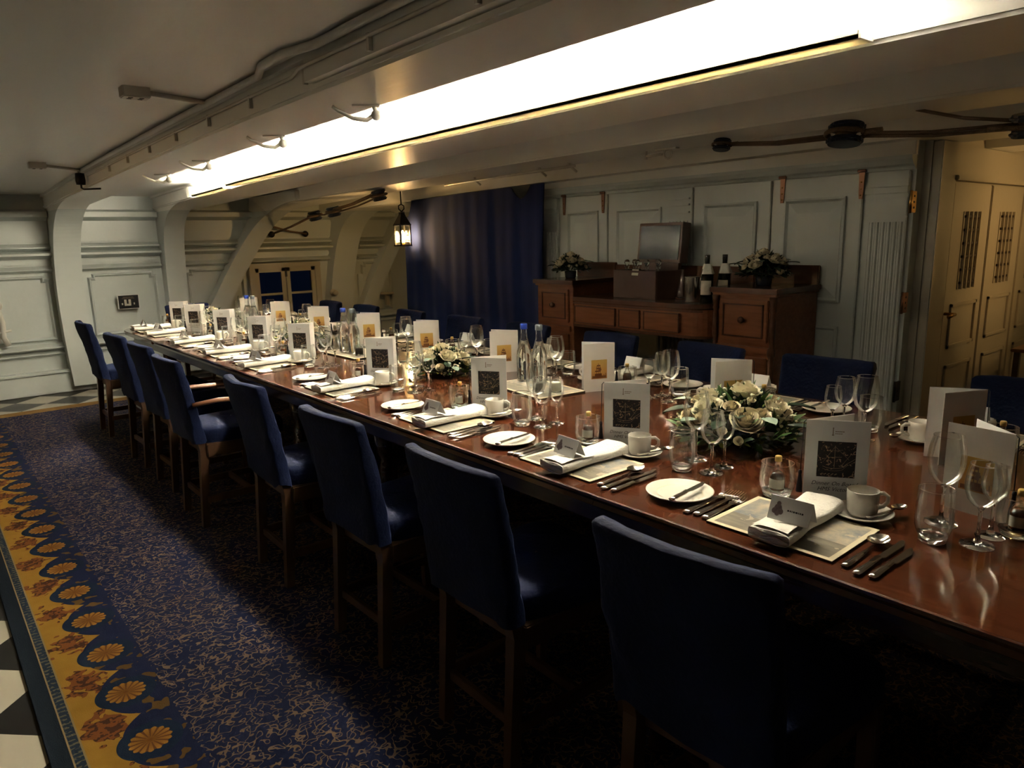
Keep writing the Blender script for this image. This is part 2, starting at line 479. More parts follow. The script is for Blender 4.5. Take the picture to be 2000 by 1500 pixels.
for k, (x0, x1) in enumerate(BEAMS):
    bm_ = MB(); cam_strip(bm_, x0, x1, soff, 0.16)
    be = ob('deck_beam', bm_, 'cream_paint', ceil)
    for xe, sgn in ((x0, -1), (x1, 1)):          # bead worked on each lower edge
        bd = MB()
        cam_strip(bd, min(xe, xe + sgn * 0.008), max(xe, xe + sgn * 0.008), lambda y: soff(y) + 0.012, 0.014)
        ob('bead', bd, 'cream_paint', be)
    if k in (2, 3):
        xs = x0 if k == 2 else x0
        cv = MB(); cam_strip(cv, xs - 0.022, xs, lambda y: deck(y) - 0.022, 0.022); ob('cove_mould', cv, 'cream_paint', be)
# scarf on the second beam (its cheek is thicker away from the hull)
sb = MB(); cam_strip(sb, 1.105, 1.14, lambda y: soff(y) + 0.03, 0.10, YF, 2.35); ob('beam_cheek', sb, 'cream_paint', ceil)
# beam over the bulkhead
def soff4(y): return soff(y) - 0.045
b4 = MB(); cam_strip(b4, 4.0, 4.5, soff4, 0.22); be = ob('deck_beam', b4, 'cream_paint', ceil)
b5 = MB(); cam_strip(b5, 5.0, 5.4, soff4, 0.22); ob('deck_beam', b5, 'cream_paint', ceil)

# ---- plain enclosing walls behind the camera
def plain(name, mb):
    o = ob(name, mb, 'grey_paint'); return tag(o, kind='structure')
plain('wall_left', MB().box(XL - 0.1, XL, YF, YB, 0, 2.2))
plain('wall_front', MB().box(XL, XFAR, YF - 0.1, YF, 0, 2.2))

# ---- hull side wall at the end of the table
WX0, WX1, WZ0, WZ1 = 3.12, 3.86, 0.52, 1.13      # opening for the hull window
wb = MB().box(XL, WX0, YB, YB + 0.12, 0, 2.1).box(WX1, XFAR, YB, YB + 0.12, 0, 2.1).box(WX0, WX1, YB, YB + 0.12, 0, WZ0).box(WX0, WX1, YB, YB + 0.12, WZ1, 2.1)
wall = plain('wall_back', wb)
def hull(name, u0, u1, v0, v1, dep, m='grey_paint', parent=wall, bev=0.006, y0=YB):
    return ob(name, MB().box(u0, u1, y0 - dep, y0 - 0.0005, v0, v1), m, parent, bev)
def hull_rail(name, u0, u1, v0, v1, dep, up=0.028, dn=0.022):
    pr = [(YB - 0.0005, v0 - dn), (YB - dep * 0.8, v0 - 0.002), (YB - dep, v0 + 0.004), (YB - dep, v1 - 0.006), (YB - dep * 0.85, v1), (YB - 0.0005, v1 + up)]
    return ob(name, MB().prism(pr, u0, u1, 'x'), 'grey_paint', wall)
KNEES = [(0.16, 0.36), (1.14, 1.36), (2.12, 2.31), (3.22, 3.44), (4.15, 4.45), (5.0, 5.22)]
bays = [(-3.1, -1.5), (-1.3, 0.16), (0.36, 1.14), (1.36, 2.12), (2.31, 3.05), (3.05, 4.15), (4.45, 5.0), (5.22, 6.5)]
for (u0, u1) in bays:
    win = abs(u0 - 3.05) < 0.01
    hull_rail('cornice', u0, u1, 1.71, 1.77, 0.12, 0.02, 0.03)
    hull_rail('rail_mould', u0, u1, 1.415, 1.435, 0.075); hull_rail('rail_mould', u0, u1, 1.345, 1.375, 0.13, 0.018, 0.03)
    hull('frieze_board', u0 + 0.002, u1 - 0.002, 1.475, 1.66, 0.02); hull('frieze_board', u0 + 0.002, u1 - 0.002, 1.262, 1.300, 0.02)
    hull_rail('rail_mould', u0, u1, 1.205, 1.22, 0.085)
    if not win:
        a, c = u0 + 0.06, u1 - 0.05
        # panel with nibbled upper corners, its moulding standing proud
        poly = [(a, 0.52), (c, 0.52), (c, 1.12), (c - 0.04, 1.12), (c - 0.04, 1.155), (a + 0.04, 1.155), (a + 0.04, 1.12), (a, 1.12)]
        ring = MB()
        cx, cz = (a + c) / 2, 0.83
        def inset(w_): return [(x + (w_ if x < cx else -w_), z + (w_ if z < cz else -w_)) for x, z in poly]
        n = len(poly); vs = []; fs = []
        for w_, dp in ((0.0, 0.0005), (0.012, 0.036), (0.018, 0.036), (0.034, 0.0005)): vs += [(x, YB - dp, z) for x, z in inset(w_)]
        for k in range(n):
            k2 = (k + 1) % n
            for r_ in range(3): fs.append((r_ * n + k, r_ * n + k2, (r_ + 1) * n + k2, (r_ + 1) * n + k))
        ring.add(vs, fs)
        ob('panel_mould', ring, 'grey_paint', wall)
    hull_rail('sill_mould', u0, u1, 0.445, 0.465, 0.10); hull_rail('sill_mould', u0, u1, 0.385, 0.40, 0.06, 0.015, 0.02)
hull('waterway', XL, XFAR, 0.0, 0.20, 0.10); hull('waterway_cap', XL, XFAR, 0.20, 0.225, 0.125)

# window in the hull
wn = thing('window_1', None, None, (0, 0, 0)); tag(wn, kind='structure')
wx0, wx1, wz0, wz1 = WX0, WX1, WZ0, WZ1
fr = MB().box(wx0 - 0.07, wx1 + 0.07, YB - 0.07, YB - 0.001, wz1, wz1 + 0.05).box(wx0 - 0.07, wx0, YB - 0.06, YB - 0.001, wz0 - 0.05, wz1).box(wx1, wx1 + 0.07, YB - 0.06, YB - 0.001, wz0 - 0.05, wz1).box(wx0 - 0.07, wx1 + 0.07, YB - 0.08, YB - 0.001, wz0 - 0.06, wz0)
ob('window_frame', fr, 'sash_paint', wn, 0.004)
mid = (wx0 + wx1) / 2
for a, c in ((wx0, mid - 0.004), (mid + 0.004, wx1)):
    s_ = MB()
    s_.box(a, a + 0.05, YB - 0.045, YB - 0.01, wz0, wz1).box(c - 0.05, c, YB - 0.045, YB - 0.01, wz0, wz1)
    s_.box(a, c, YB - 0.045, YB - 0.01, wz0, wz0 + 0.05).box(a, c, YB - 0.045, YB - 0.01, wz1 - 0.05, wz1)
    s_.box(a, c, YB - 0.042, YB - 0.012, 0.81, 0.835)
    sa = ob('sash', s_, 'sash_paint', wn, 0.004)
    for z0, z1 in ((wz0 + 0.05, 0.81), (0.835, wz1 - 0.05)):
        ob('pane', MB().box(a + 0.05, c - 0.05, YB - 0.030, YB - 0.026, z0, z1), 'window_glass', sa)
ob('window_catch', MB().box(mid - 0.012, mid + 0.012, YB - 0.06, YB - 0.045, 1.02, 1.10), 'black_iron', wn, 0.002)

# hull knees under the beam ends
def knee(x0, x1, lean=0.0, bend=0.0, reach=1.0):
    ctrl = [(8.19, 0.06), (8.19, 0.5), (8.20, 0.9), (8.19, 1.15), (8.15, 1.38), (8.07, 1.55), (7.94, 1.67), (7.74, 1.755), (7.42, 1.812), (7.05, 1.838)]
    inner = []
    for i in range(len(ctrl) - 1):          # Catmull-Rom through the control points
        p0, p1, p2, p3 = ctrl[max(0, i - 1)], ctrl[i], ctrl[i + 1], ctrl[min(len(ctrl) - 1, i + 2)]
        for q in range(4):
            t_ = q / 4
            inner.append(tuple(0.5 * (2 * b1 + (c1 - a1) * t_ + (2 * a1 - 5 * b1 + 4 * c1 - d1) * t_ * t_ + (3 * b1 - a1 - 3 * c1 + d1) * t_ ** 3) for a1, b1, c1, d1 in zip(p0, p1, p2, p3)))
    inner.append(ctrl[-1])
    inner = [(8.37 - (8.37 - y) * (1 + (reach - 1) * max(0, min(1, (z - 1.3) / 0.3))), z) for y, z in inner]
    outer = [(YB - 0.002, z) if z < 1.70 else (y, 1.93) for y, z in inner]
    k0 = [i for i, (y, z) in enumerate(inner) if z >= 1.70][0]
    outer[k0] = (YB - 0.002, 1.93)
    def sh(z): return lean * max(0.0, min(1.0, (1.75 - z) / 1.4)) + bend * math.sin(PI * min(1, max(0, z / 1.7)))
    vs = []; fs = []
    for (iy, iz), (oy, oz) in zip(inner, outer):
        s_ = sh(iz); so = sh(oz)
        vs += [(x0 - s_, iy, iz), (x1 - s_, iy, iz), (x1 - so, oy, oz), (x0 - so, oy, oz)]
    n = len(inner)
    for i in range(n - 1):
        a, c = i * 4, i * 4 + 4
        for k in range(4):
            fs.append((a + k, a + (k + 1) % 4, c + (k + 1) % 4, c + k))
    fs += [(0, 1, 2, 3), (n * 4 - 1, n * 4 - 2, n * 4 - 3, n * 4 - 4)]
    k = MB().add(vs, fs)
    ob('hull_knee', k, 'knee_paint', wall)
knee(0.10, 0.32)
knee(1.15, 1.38, 0.0, 0.03)
knee(2.13, 2.33, 0.0, 0.0, 0.85)
knee(3.15, 3.37, 0.85, 0, 0.95)
knee(4.15, 4.45, 0.22, 0.0)
knee(5.02, 5.22, 0.75, 0, 0.8)
hull('hull_plank_end', 4.45, 4.56, 0.2, 1.0, 0.03)

# round knob and little bracket shelf on the hull wall, lever fitting near its left end
def hull_knob(x, z, label):
    t = thing('wall_knob', label, 'fitting', (x, 8.155, z))
    ob('knob', MB().lathe([(0.0, -0.05), (0.028, -0.045), (0.036, -0.025), (0.03, -0.01), (0.018, 0.0), (0.018, 0.05)], 16, axis='y'), 'sash_paint', t)
    ob('back_plate', MB().lathe([(0.0, 0.03), (0.045, 0.03), (0.045, 0.045), (0, 0.045)], 16, axis='y'), 'sash_paint', t)
hull_knob(4.02, 0.80, 'round painted knob fixed on the broad hull knee beside the small window')
t = thing('bracket_shelf', 'small rounded cream bracket shelf on the slanting knee by the curtain', 'shelf', (4.78, 8.2, 0.74))
ob('shelf_board', MB().lathe([(0, -0.012), (0.085, -0.012), (0.09, 0), (0.085, 0.012), (0, 0.012)], 18), 'sash_paint', t)
ob('bracket', MB().prism([(-0.02, -0.01), (-0.02, -0.15), (0.03, -0.15), (0.03, -0.01)], -0.02, 0.02, 'x'), 'sash_paint', t)
t = thing('port_lever', 'painted iron gunport lever fixed on the hull wall beside the first knee', 'fitting', (0.62, YB - 0.02, 0.72))
ob('pivot', MB().lathe([(0, -0.10), (0.05, -0.10), (0.055, -0.05), (0.05, 0.02), (0, 0.02)], 14, c=(0, 0, 0.18), axis='y'), 'white_metal', t)
ob('lever_arm', MB().tube([(0, -0.08, 0.18), (0.03, -0.09, 0.02), (0.02, -0.08, -0.12), (0.05, -0.06, -0.2)], [0.03, 0.025, 0.025, 0.03], 8), 'white_metal', t)
ob('lever_pin', MB().tube([(-0.05, -0.09, -0.08), (0.09, -0.09, -0.06)], 0.012, 8), 'white_metal', t)

# small notice on its bracket
t = thing('notice_card', 'small black notice with white edge angled on the hull wall panel', 'sign', (1.76, YB - 0.03, 0.86))
ob('notice_board', MB().box(-0.10, 0.10, -0.055, -0.045, -0.075, 0.075), 'card_white', t, rot=(0.12, 0, -0.12))
pf = ob('notice_face', MB().box(-0.093, 0.093, -0.0575, -0.0552, -0.068, 0.068), 'placard_black', t, rot=(0.12, 0, -0.12))
pm = MB()
for (x, z, a, c) in [(-0.03, 0.0, 0.022, 0.05), (0.01, 0.0, 0.022, 0.05), (-0.01, -0.03, 0.06, 0.02), (-0.06, -0.02, 0.012, 0.02), (0.05, -0.02, 0.012, 0.02)]:
    pm.box(x - a / 2, x + a / 2, -0.0592, -0.0576, z - c / 2, z + c / 2)
ob('notice_emblem', pm, 'label_paper', pf)
pm = MB()
for k in range(11): pm.box(-0.05 + k * 0.009, -0.05 + k * 0.009 + 0.006, -0.0588, -0.0576, 0.045, 0.052)
for k in range(13): pm.box(-0.06 + k * 0.009, -0.06 + k * 0.009 + 0.006, -0.0588, -0.0576, 0.033, 0.038)
ob('notice_lettering', pm, 'faded_ink', pf)
ob('notice_bracket', MB().box(-0.02, 0.02, -0.05, 0.028, -0.03, 0.03), 'black_iron', t)

# ---- panelled bulkhead on the right
Y0B = 1.60
wr = plain('wall_right', MB().box(XR, XR + 0.08, Y0B, 4.52, 0, 1.9))
def bk(name, y0, y1, z0, z1, dep, m='grey_paint', parent=wr, bev=0.004):
    return ob(name, MB().box(XR - dep, XR - 0.0005, y0, y1, z0, z1), m, parent, bev)
cn = MB()
prof = [(0, 1.72), (-0.02, 1.72), (-0.03, 1.735), (-0.05, 1.745), (-0.07, 1.77), (-0.075, 1.79), (0, 1.79)]
cn.prism([(XR + a - 0.0005, c) for a, c in prof], Y0B, 4.52, 'y'); ob('cornice', cn, 'grey_paint', wr)
ob('frieze', MB().box(XR - 0.03, XR - 0.001, Y0B, 4.52, 1.79, 1.88), 'cream_paint', wr, 0.004)

def raised_panel(y0, y1, z0, z1, mm='grey_paint', parent=wr, ang=None):
    """frame moulding plus a fielded panel, on the bulkhead"""
    w1 = 0.025; w2 = 0.085
    rings = [(0.0, 0.0), (0.0, 0.016), (w1 * 0.5, 0.020), (w1, 0.004), (w2, 0.016)]
    vs = []; fs = []
    for ins, dp in rings:
        vs += [(XR - 0.0005 - dp, y0 + ins, z0 + ins), (XR - 0.0005 - dp, y1 - ins, z0 + ins), (XR - 0.0005 - dp, y1 - ins, z1 - ins), (XR - 0.0005 - dp, y0 + ins, z1 - ins)]
    for i in range(len(rings) - 1):
        for k in range(4):
            fs.append((i * 4 + k, i * 4 + (k + 1) % 4, i * 4 + 4 + (k + 1) % 4, i * 4 + 4 + k))
    e = (len(rings) - 1) * 4
    fs.append((e, e + 1, e + 2, e + 3))
    return ob('panel', MB().add(vs, fs), mm, parent)
LEAVES = [(1.86, 2.41), (2.415, 2.985), (2.99, 3.755), (3.76, 4.27)]
for (a, c) in LEAVES:
    lf = bk('bulkhead_leaf', a + 0.003, c - 0.003, 0.06, 1.715, 0.022)
    XRs = XR; XR = XR - 0.022
    if c - a > 0.7:
        raised_panel(a + 0.26, c - 0.09, 1.0, 1.60, parent=lf); raised_panel(a + 0.26, c - 0.09, 0.15, 0.86, parent=lf)
        for zz in (1.64, 1.60, 1.55):
            ob('cap_mould', MB().box(XR - 0.02, XR - 0.0005, a + 0.02, a + 0.22, zz, zz + 0.012), 'grey_paint', lf)
        fm = MB()
        for k in range(6): fm.box(XR - 0.012, XR - 0.0005, a + 0.035 + k * 0.03, a + 0.055 + k * 0.03, 0.2, 1.5)
        ob('reeding', fm, 'grey_paint', lf)
    else:
        raised_panel(a + 0.09, c - 0.09, 1.0, 1.60, parent=lf); raised_panel(a + 0.09, c - 0.09, 0.15, 0.86, parent=lf)
    XR = XRs
# fluted pilaster at the near end, a narrower one beside the curtain
def pilaster(y0, y1):
    p = bk('pilaster', y0, y1, 0.05, 1.715, 0.03)
    for zz, dd, hh in ((1.60, 0.05, 0.03), (1.575, 0.04, 0.02), (1.47, 0.036, 0.012), (1.635, 0.044, 0.012)):
        ob('capital_mould', MB().box(XR - dd, XR - 0.0295, y0 - 0.006, y1 + 0.006, zz, zz + hh), 'grey_paint', p, 0.003)
    n = max(3, int((y1 - y0) / 0.027) - 1); st = (y1 - y0 - 0.03) / n
    for k in range(n):
        ya = y0 + 0.015 + k * st
        ob('flute_fillet', MB().prism([(XR - 0.0295, ya), (XR - 0.038, ya + st * 0.2), (XR - 0.038, ya + st * 0.55), (XR - 0.0295, ya + st * 0.75)], 0.1, 1.45, 'z'), 'grey_paint', p)
pilaster(1.62, 1.835)
pilaster(4.30, 4.46)
bk('base_rail', Y0B, 4.5, 0.0, 0.10, 0.045)

# strap hinges hanging at the head of the bulkhead leaves
def strap(y, label):
    t = thing('strap_hinge', label, 'hinge', (XR - 0.024, y, 1.58))
    ob('strap', MB().prism([(-0.016, 0.145), (-0.012, 0.03), (-0.009, 0.0), (0.009, 0.0), (0.012, 0.03), (0.016, 0.145)], -0.008, 0.0, 'x'), 'copper', t)
    for z in (0.02, 0.055, 0.09):
        ob('screw', MB().lathe([(0, 0.0), (0.005, 0.0), (0.005, -0.003), (0, -0.004)], 8, c=(-0.0075, 0, z), axis='x'), 'brass', t)
    ob('knuckle', MB().lathe([(0, -0.022), (0.009, -0.022), (0.009, 0.022), (0, 0.022)], 10, c=(-0.01, 0, 0.15), axis='y'), 'copper', t)
strap(2.34, 'copper strap hinge between the two panels behind the right sideboard flowers')
strap(1.87, 'copper strap hinge beside the head of the fluted pilaster')
strap(4.22, 'copper strap hinge at the bulkhead panel beside the blue curtain')
strap(3.80, 'dark copper strap hinge above the left sideboard pedestal')

# butt hinges and latch on the bulkhead's free edge
def butt(z, label, m='brass'):
    t = thing('butt_hinge', label, 'hinge', (XR - 0.003, Y0B - 0.001, z))
    ob('leaf', MB().box(-0.055, -0.0, -0.012, -0.0, -0.055, 0.055), m, t, 0.002)
    for zz in (-0.03, 0.0, 0.03):
        ob('screw', MB().lathe([(0, -0.015), (0.006, -0.014), (0.006, -0.011), (0, -0.011)], 8, c=(-0.03, 0, zz), axis='y'), 'black_iron', t)
    ob('pin', MB().lathe([(0, -0.058), (0.007, -0.058), (0.007, 0.058), (0, 0.058)], 10, c=(-0.058, -0.006, 0)), m, t)
butt(1.55, 'bright brass butt hinge high on the pilaster edge')
butt(1.02, 'dull brass butt hinge midway down the pilaster edge', 'copper')
butt(0.53, 'black iron butt hinge low on the pilaster edge', 'black_iron')

# ---- passage wall running away behind the bulkhead's end
YP = 1.56
wp = plain('wall_passage', MB().box(XR + 0.08, XFAR, YP, YP + 0.06, 0, 2.1))
wp.data.materials.clear(); wp.data.materials.append(MATS['buff_paint'])
def ps(name, x0, x1, z0, z1, dep, m='buff_paint', parent=wp, bev=0.004, base=0.0):
    return ob(name, MB().box(x0, x1, YP - dep, YP - 0.0005 - base, z0, z1), m, parent, bev)
ps('jamb', XR + 0.085, XR + 0.30, 0.0, 1.86, 0.05)
ps('head_mould', XR + 0.28, XFAR, 1.665, 1.69, 0.07); ps('head_board', XR + 0.28, XFAR, 1.69, 1.86, 0.03)
for k, (x0, x1) in enumerate(((4.49, 5.08), (5.11, 5.70), (5.73, 6.32))):
    dd = ps('passage_door', x0, x1, 0.03, 1.655, 0.035)
    a, c = x0 + 0.09, x1 - 0.09
    for z0, z1 in ((0.10, 0.62), (0.72, 0.98)):
        f_ = MB()
        yy = YP - 0.035
        f_.box(a, a + 0.02, yy - 0.012, yy, z0, z1).box(c - 0.02, c, yy - 0.012, yy, z0, z1).box(a, c, yy - 0.012, yy, z0, z0 + 0.02).box(a, c, yy - 0.012, yy, z1 - 0.02, z1)
        ob('panel_mould', f_, 'buff_paint', dd, 0.002)
    gx0, gx1 = (a + c) / 2 - 0.13, (a + c) / 2 + 0.13
    ob('grille_recess', MB().box(gx0, gx1, YP - 0.040, YP - 0.0352, 1.06, 1.50), 'buff_paint', dd)
    for j in range(4):
        x = gx0 + 0.03 + j * (gx1 - gx0 - 0.06) / 3
        ob('grille_bar', MB().box(x - 0.006, x + 0.006, YP - 0.055, YP - 0.040, 1.06, 1.50), 'buff_paint', dd)
    for j in range(6):  # dark iron crossbars standing proud of the grille board
        z = 1.09 + j * 0.075
        ob('grille_crossbar', MB().box(gx0 + 0.01, gx1 - 0.01, YP - 0.050, YP - 0.040, z, z + 0.014), 'grille_dark', dd)
    if k == 0:
        ob('door_handle', MB().tube([(x0 + 0.02, YP - 0.035, 0.93), (x0 + 0.02, YP - 0.09, 0.93), (x0 - 0.09, YP - 0.095, 0.925)], 0.010, 8), 'brass', dd)
tag(plain('wall_right_far', MB().box(XFAR, XFAR + 0.1, YF, YB, 0, 2.1)), kind='structure')
# pantry partition behind the curtain
plain('wall_pantry', MB().box(5.7, 5.76, 1.62, YB, 0, 2.1))

# ---- carpet
cp = MB().grid(lambda u, v: (0.11 + u * 3.5, -1.5 + v * 8.98, 0.010), 2, 2)
cp = MB().box(0.11, 3.55, -3.4, 7.5, 0.0005, 0.010)
o = ob('carpet', cp, 'carpet_pile', None, 0.002); tag(o, 'navy carpet with gold squiggles and a flowered gold border under the chairs', 'carpet')

# ---- blue curtain hung from the beam over the bulkhead
def curt(u, v):
    y = 6.42 - u * 2.12
    top = soff4(y) - 0.008
    sag = 0.0
    for yc, wd, dp in ((4.58, 0.12, 0.10), (6.35, 0.10, 0.16)):
        q = abs(y - yc) / wd
        if q < 1: sag += dp * (1 - q * q)
    if abs(y - 4.30) < 0.02: sag = 0
    zt = top - sag
    z = zt * (1 - v) + 0.03 * v
    x = 3.975 + (0.007 * math.sin(y * 17) + 0.004 * math.sin(y * 37 + 1.3)) * (0.25 + 0.9 * v) + 0.01 * noise.noise((y * 2, z * 2, 0))
    yy = y - 0.05 * math.sin(PI * min(1, v * 1.6)) * (u - 0.2) * -1.0 * 0.6
    return (x, yy, z)
c_ = MB().grid(curt, 110, 26)
bk_ = [(x + 0.012, y, z) for x, y, z in c_.v]
n0 = len(c_.v); f0 = list(c_.f)
c_.v += bk_; c_.f += [[i + n0 for i in reversed(f)] for f in f0]; c_.sm += [True] * len(f0)
o = ob('curtain', c_, 'navy_curtain'); tag(o, 'dark navy blue curtain hung from the beam, drooping at its upper corner', 'curtain')

# ================================================================= DECKHEAD FITTINGS
# cove light on the third beam
def cove(label, xf, sg, runs, led='led'):
    """xf: face of the beam, sg: -1 when the trough sits on its left face"""
    cl = thing('cove_light', label, 'light', (0, 0, 0))
    def st(mb, d0, d1, zf, th, y0, y1):
        a_, c_ = xf + sg * d0, xf + sg * d1
        cam_strip(mb, min(a_, c_), max(a_, c_), zf, th, y0, y1, 20)
    for y0, y1, z_off in runs:
        t_ = MB()
        st(t_, 0.009, 0.085, lambda y: soff(y) + 0.006 + z_off, 0.010, y0, y1)
        st(t_, 0.077, 0.085, lambda y: soff(y) + 0.006 + z_off, 0.046, y0, y1)
        st(t_, 0.084, 0.092, lambda y: soff(y) + 0.016 + z_off, 0.010, y0, y1)
        ob('trough', t_, 'trough_plastic', cl)
        s_ = MB(); st(s_, 0.022, 0.060, lambda y: soff(y) + 0.017 + z_off, 0.004, y0 + 0.03, y1 - 0.02)
        ob('led_strip', s_, led, cl)
        e_ = sorted((xf + sg * 0.009, xf + sg * 0.085))
        ob('end_cap', MB().box(e_[0], e_[1], y0 - 0.006, y0, soff(y0) + 0.006 + z_off, soff(y0) + 0.052 + z_off), 'cream_paint', cl)
cove('long cream trough light glowing along the deck beam over the dining table', 2.12, -1, [(0.96, 5.88, 0.0), (5.95, 6.75, -0.012)])
o = ob('switch_box', MB().box(2.055, 2.115, 6.86, 6.95, soff(6.9) + 0.0, soff(6.9) + 0.09), 'white_metal', None, 0.004)
tag(o, 'small white electrical box at the hull end of the trough light', 'switch')

# conduit along the second beam with branches to two junction boxes
cd = thing('conduit', 'painted metal conduit running along the upper edge of the hooked beam', 'pipe')
ob('main_pipe', MB().tube([(1.08, y, deck(y) - 0.017) for y in (-1, 0, 1, 1.6, 2.2)] + [(1.045, 2.38, deck(2.4) - 0.016), (1.05, 2.56, deck(2.5) - 0.016), (1.10, 2.72, deck(2.7) - 0.017)] + [(1.10, y, deck(y) - 0.018) for y in (3.2, 4, 5, 5.8, 6.14)], 0.014, 8), 'white_metal', cd)
ob('thin_pipe', MB().tube([(1.10 - 0.005, y, deck(y) - 0.055) for y in (-1, 0, 1, 1.8, 2.37)] + [(1.13, 2.5, deck(2.5) - 0.055)] + [(1.13, y, deck(y) - 0.055) for y in (3, 4, 5, 6.1)], 0.006, 6), 'white_metal', cd)
ob('branch', MB().tube([(1.10, 3.30, deck(3.3) - 0.015), (0.86, 3.24, deck(3.25) - 0.012)], 0.010, 8), 'white_metal', cd)
ob('branch', MB().tube([(1.10, 6.11, deck(6.11) - 0.017), (0.86, 5.95, deck(6) - 0.012)], 0.010, 8), 'white_metal', cd)
for k in range(10):
    y = 0.9 + k * 0.5
    xc = 1.091 if y < 2.4 else 1.125
    ob('clip', MB().box(xc, xc + 0.0145, y - 0.006, y + 0.006, deck(y) - 0.095, deck(y) - 0.048), 'white_metal', cd)
for (x, y, lab) in ((0.80, 3.22, 'white junction box on the deckhead at the end of the nearer conduit branch'), (0.80, 5.9, 'white junction box on the deckhead by the hull end of the conduit')):
    t = thing('junction_box', lab, 'socket', (x, y, deck(y)))
    ob('box', MB().box(-0.05, 0.05, -0.035, 0.035, -0.04, 0.006), 'white_metal', t, 0.004)
    for dx in (-0.02, 0.02):
        for dy in (-0.012, 0.014):
            ob('hole', MB().box(dx - 0.008, dx + 0.008, dy - 0.005, dy + 0.005, -0.0415, -0.0395), 'black_iron', t)
t = thing('camera_fitting', 'small black sensor on a bracket at the hull end of the conduit', 'fitting', (1.09, 6.15, soff(6.15) + 0.045))
ob('body', MB().lathe([(0, -0.03), (0.03, -0.03), (0.034, 0), (0.03, 0.05), (0, 0.05)], 14), 'black_iron', t)
ob('bracket', MB().box(-0.012, 0.012, -0.012, 0.012, 0.04, 0.086), 'white_metal', t)
ob('arm', MB().tube([(0, 0, -0.025), (0, 0, -0.052), (0.012, -0.014, -0.062), (0.10, -0.12, -0.062)], 0.007, 6), 'black_iron', t)

# hammock hooks screwed into the second beam
hk = thing('beam_hook', '', 'hook')
ob('plate', MB().box(-0.02, 0.02, -0.05, 0.05, -0.006, 0.0), 'white_metal', hk, 0.002)
ob('hook', MB().tube([(0, 0.03, 0), (0, 0.035, -0.03), (0, 0.0, -0.052), (0, -0.05, -0.045), (0, -0.10, -0.02), (0, -0.12, -0.005)], [0.010, 0.010, 0.009, 0.008, 0.007, 0.006], 8), 'white_metal', hk)
ob('eye', MB().lathe([(0, -0.012), (0.018, -0.010), (0.020, 0), (0.018, 0.010), (0, 0.012)], 12, c=(0, 0.036, -0.035), axis='x'), 'white_metal', hk)
HK = Kit(hk)
for k, y in enumerate((0.9, 1.6, 2.45, 3.30, 4.34, 5.14)):
    if k < 2: continue
    HK.put((1.385, y, soff(y)), -2.07, '%s white iron hook from the hull end of the beam beside the cove light' % {5: 'first', 4: 'second', 3: 'third', 2: 'fourth'}[k])
# rod and cleats under the fourth beam
t = thing('hanging_rod', 'thin white rod clipped under the beam before the blue curtain', 'rod')
ob('rod', MB().tube([(3.52, y, soff(y) - 0.022) for y in (2.9, 3.5, 4.2, 5.0)][1:], 0.010, 8), 'white_metal', t)
for y in (3.55, 3.85, 4.6):
    ob('clip', MB().tube([(3.52, y, soff(y)), (3.52, y - 0.02, soff(y) - 0.03), (3.54, y - 0.05, soff(y) - 0.06)], 0.008, 6), 'white_metal', t)
t = thing('beam_cleat', 'white iron eye and toggle under the beam above the decanter box', 'hook', (3.50, 2.74, soff(2.74)))
ob('plate', MB().box(-0.02, 0.02, -0.09, 0.06, -0.008, 0), 'white_metal', t, 0.002)
ob('ring', MB().tube([(0, -0.02 + 0.028 * math.sin(a), -0.03 + 0.028 * math.cos(a)) for a in [2 * PI * k / 12 for k in range(13)]], 0.007, 6), 'white_metal', t)
ob('toggle', MB().tube([(0, 0.02, -0.03), (0, 0.14, -0.03)], 0.007, 6), 'white_metal', t)
ob('stop', MB().tube([(0, 0.14, 0.0), (0, 0.14, -0.05)], 0.009, 6), 'white_metal', t)

# pulley blocks and ropes stowed along the deckhead
def block(loc, size, label, rz=PI / 2, tilt=0.0):
    t = thing('pulley_block', label, 'pulley', loc, rz)
    t.rotation_euler = (PI / 2 - 0.25, 0, rz)
    for sy in (-1, 1):
        prof = [(size * math.cos(a) * 1.0, size * 0.78 * math.sin(a)) for a in [2 * PI * k / 18 for k in range(18)]]
        ob('cheek', MB().prism(prof, min(sy * size * 0.22, sy * size * 0.55), max(sy * size * 0.22, sy * size * 0.55), 'y'), 'block_black', t, size * 0.12)
    ob('sheave', MB().lathe([(0, -size * 0.18), (size * 0.6, -size * 0.18), (size * 0.5, 0), (size * 0.6, size * 0.18), (0, size * 0.18)], 16, axis='y'), 'rope', t)
    ob('strop', MB().tube([(size * 1.03 * math.cos(a), 0, size * 0.83 * math.sin(a)) for a in [2 * PI * k / 20 for k in range(21)]], size * 0.13, 6), 'rope', t)
    ob('becket', MB().tube([(size * 1.0, 0, 0), (size * 1.9, 0, 0.0)], size * 0.16, 6), 'rope', t)
    return t
block((3.4, 1.632, 1.845), 0.085, 'large black pulley block slung by ropes above the right pedestal', -PI / 2)
block((3.4, 2.289, 1.869), 0.050, 'small dark pulley block against the beam above the decanter box', -PI / 2)
block((3.4, 0.907, 1.796), 0.079, 'black pulley block on the tackle rope near the passage doors', PI / 2)
block((3.35, 5.79, 1.812), 0.08, 'blue-black pulley block under the beam above the lantern', PI / 2)
block((3.36, 6.71, 1.71), 0.085, 'blue-black pulley block, middle one of the tackle by the hull knee', PI / 2)
block((3.36, 7.14, 1.685), 0.085, 'striped blue-black pulley block nearest the hull window', PI / 2)
def ropes(name, lst, label, r=0.009):
    t = thing(name, label, 'rope')
    for a, c in lst:
        pa, pc = Vector(a), Vector(c); mid_ = (pa + pc) / 2 - Vector((0, 0, 0.012))
        ob('strand', MB().tube([pa, mid_, pc], r, 6), 'rope', t)
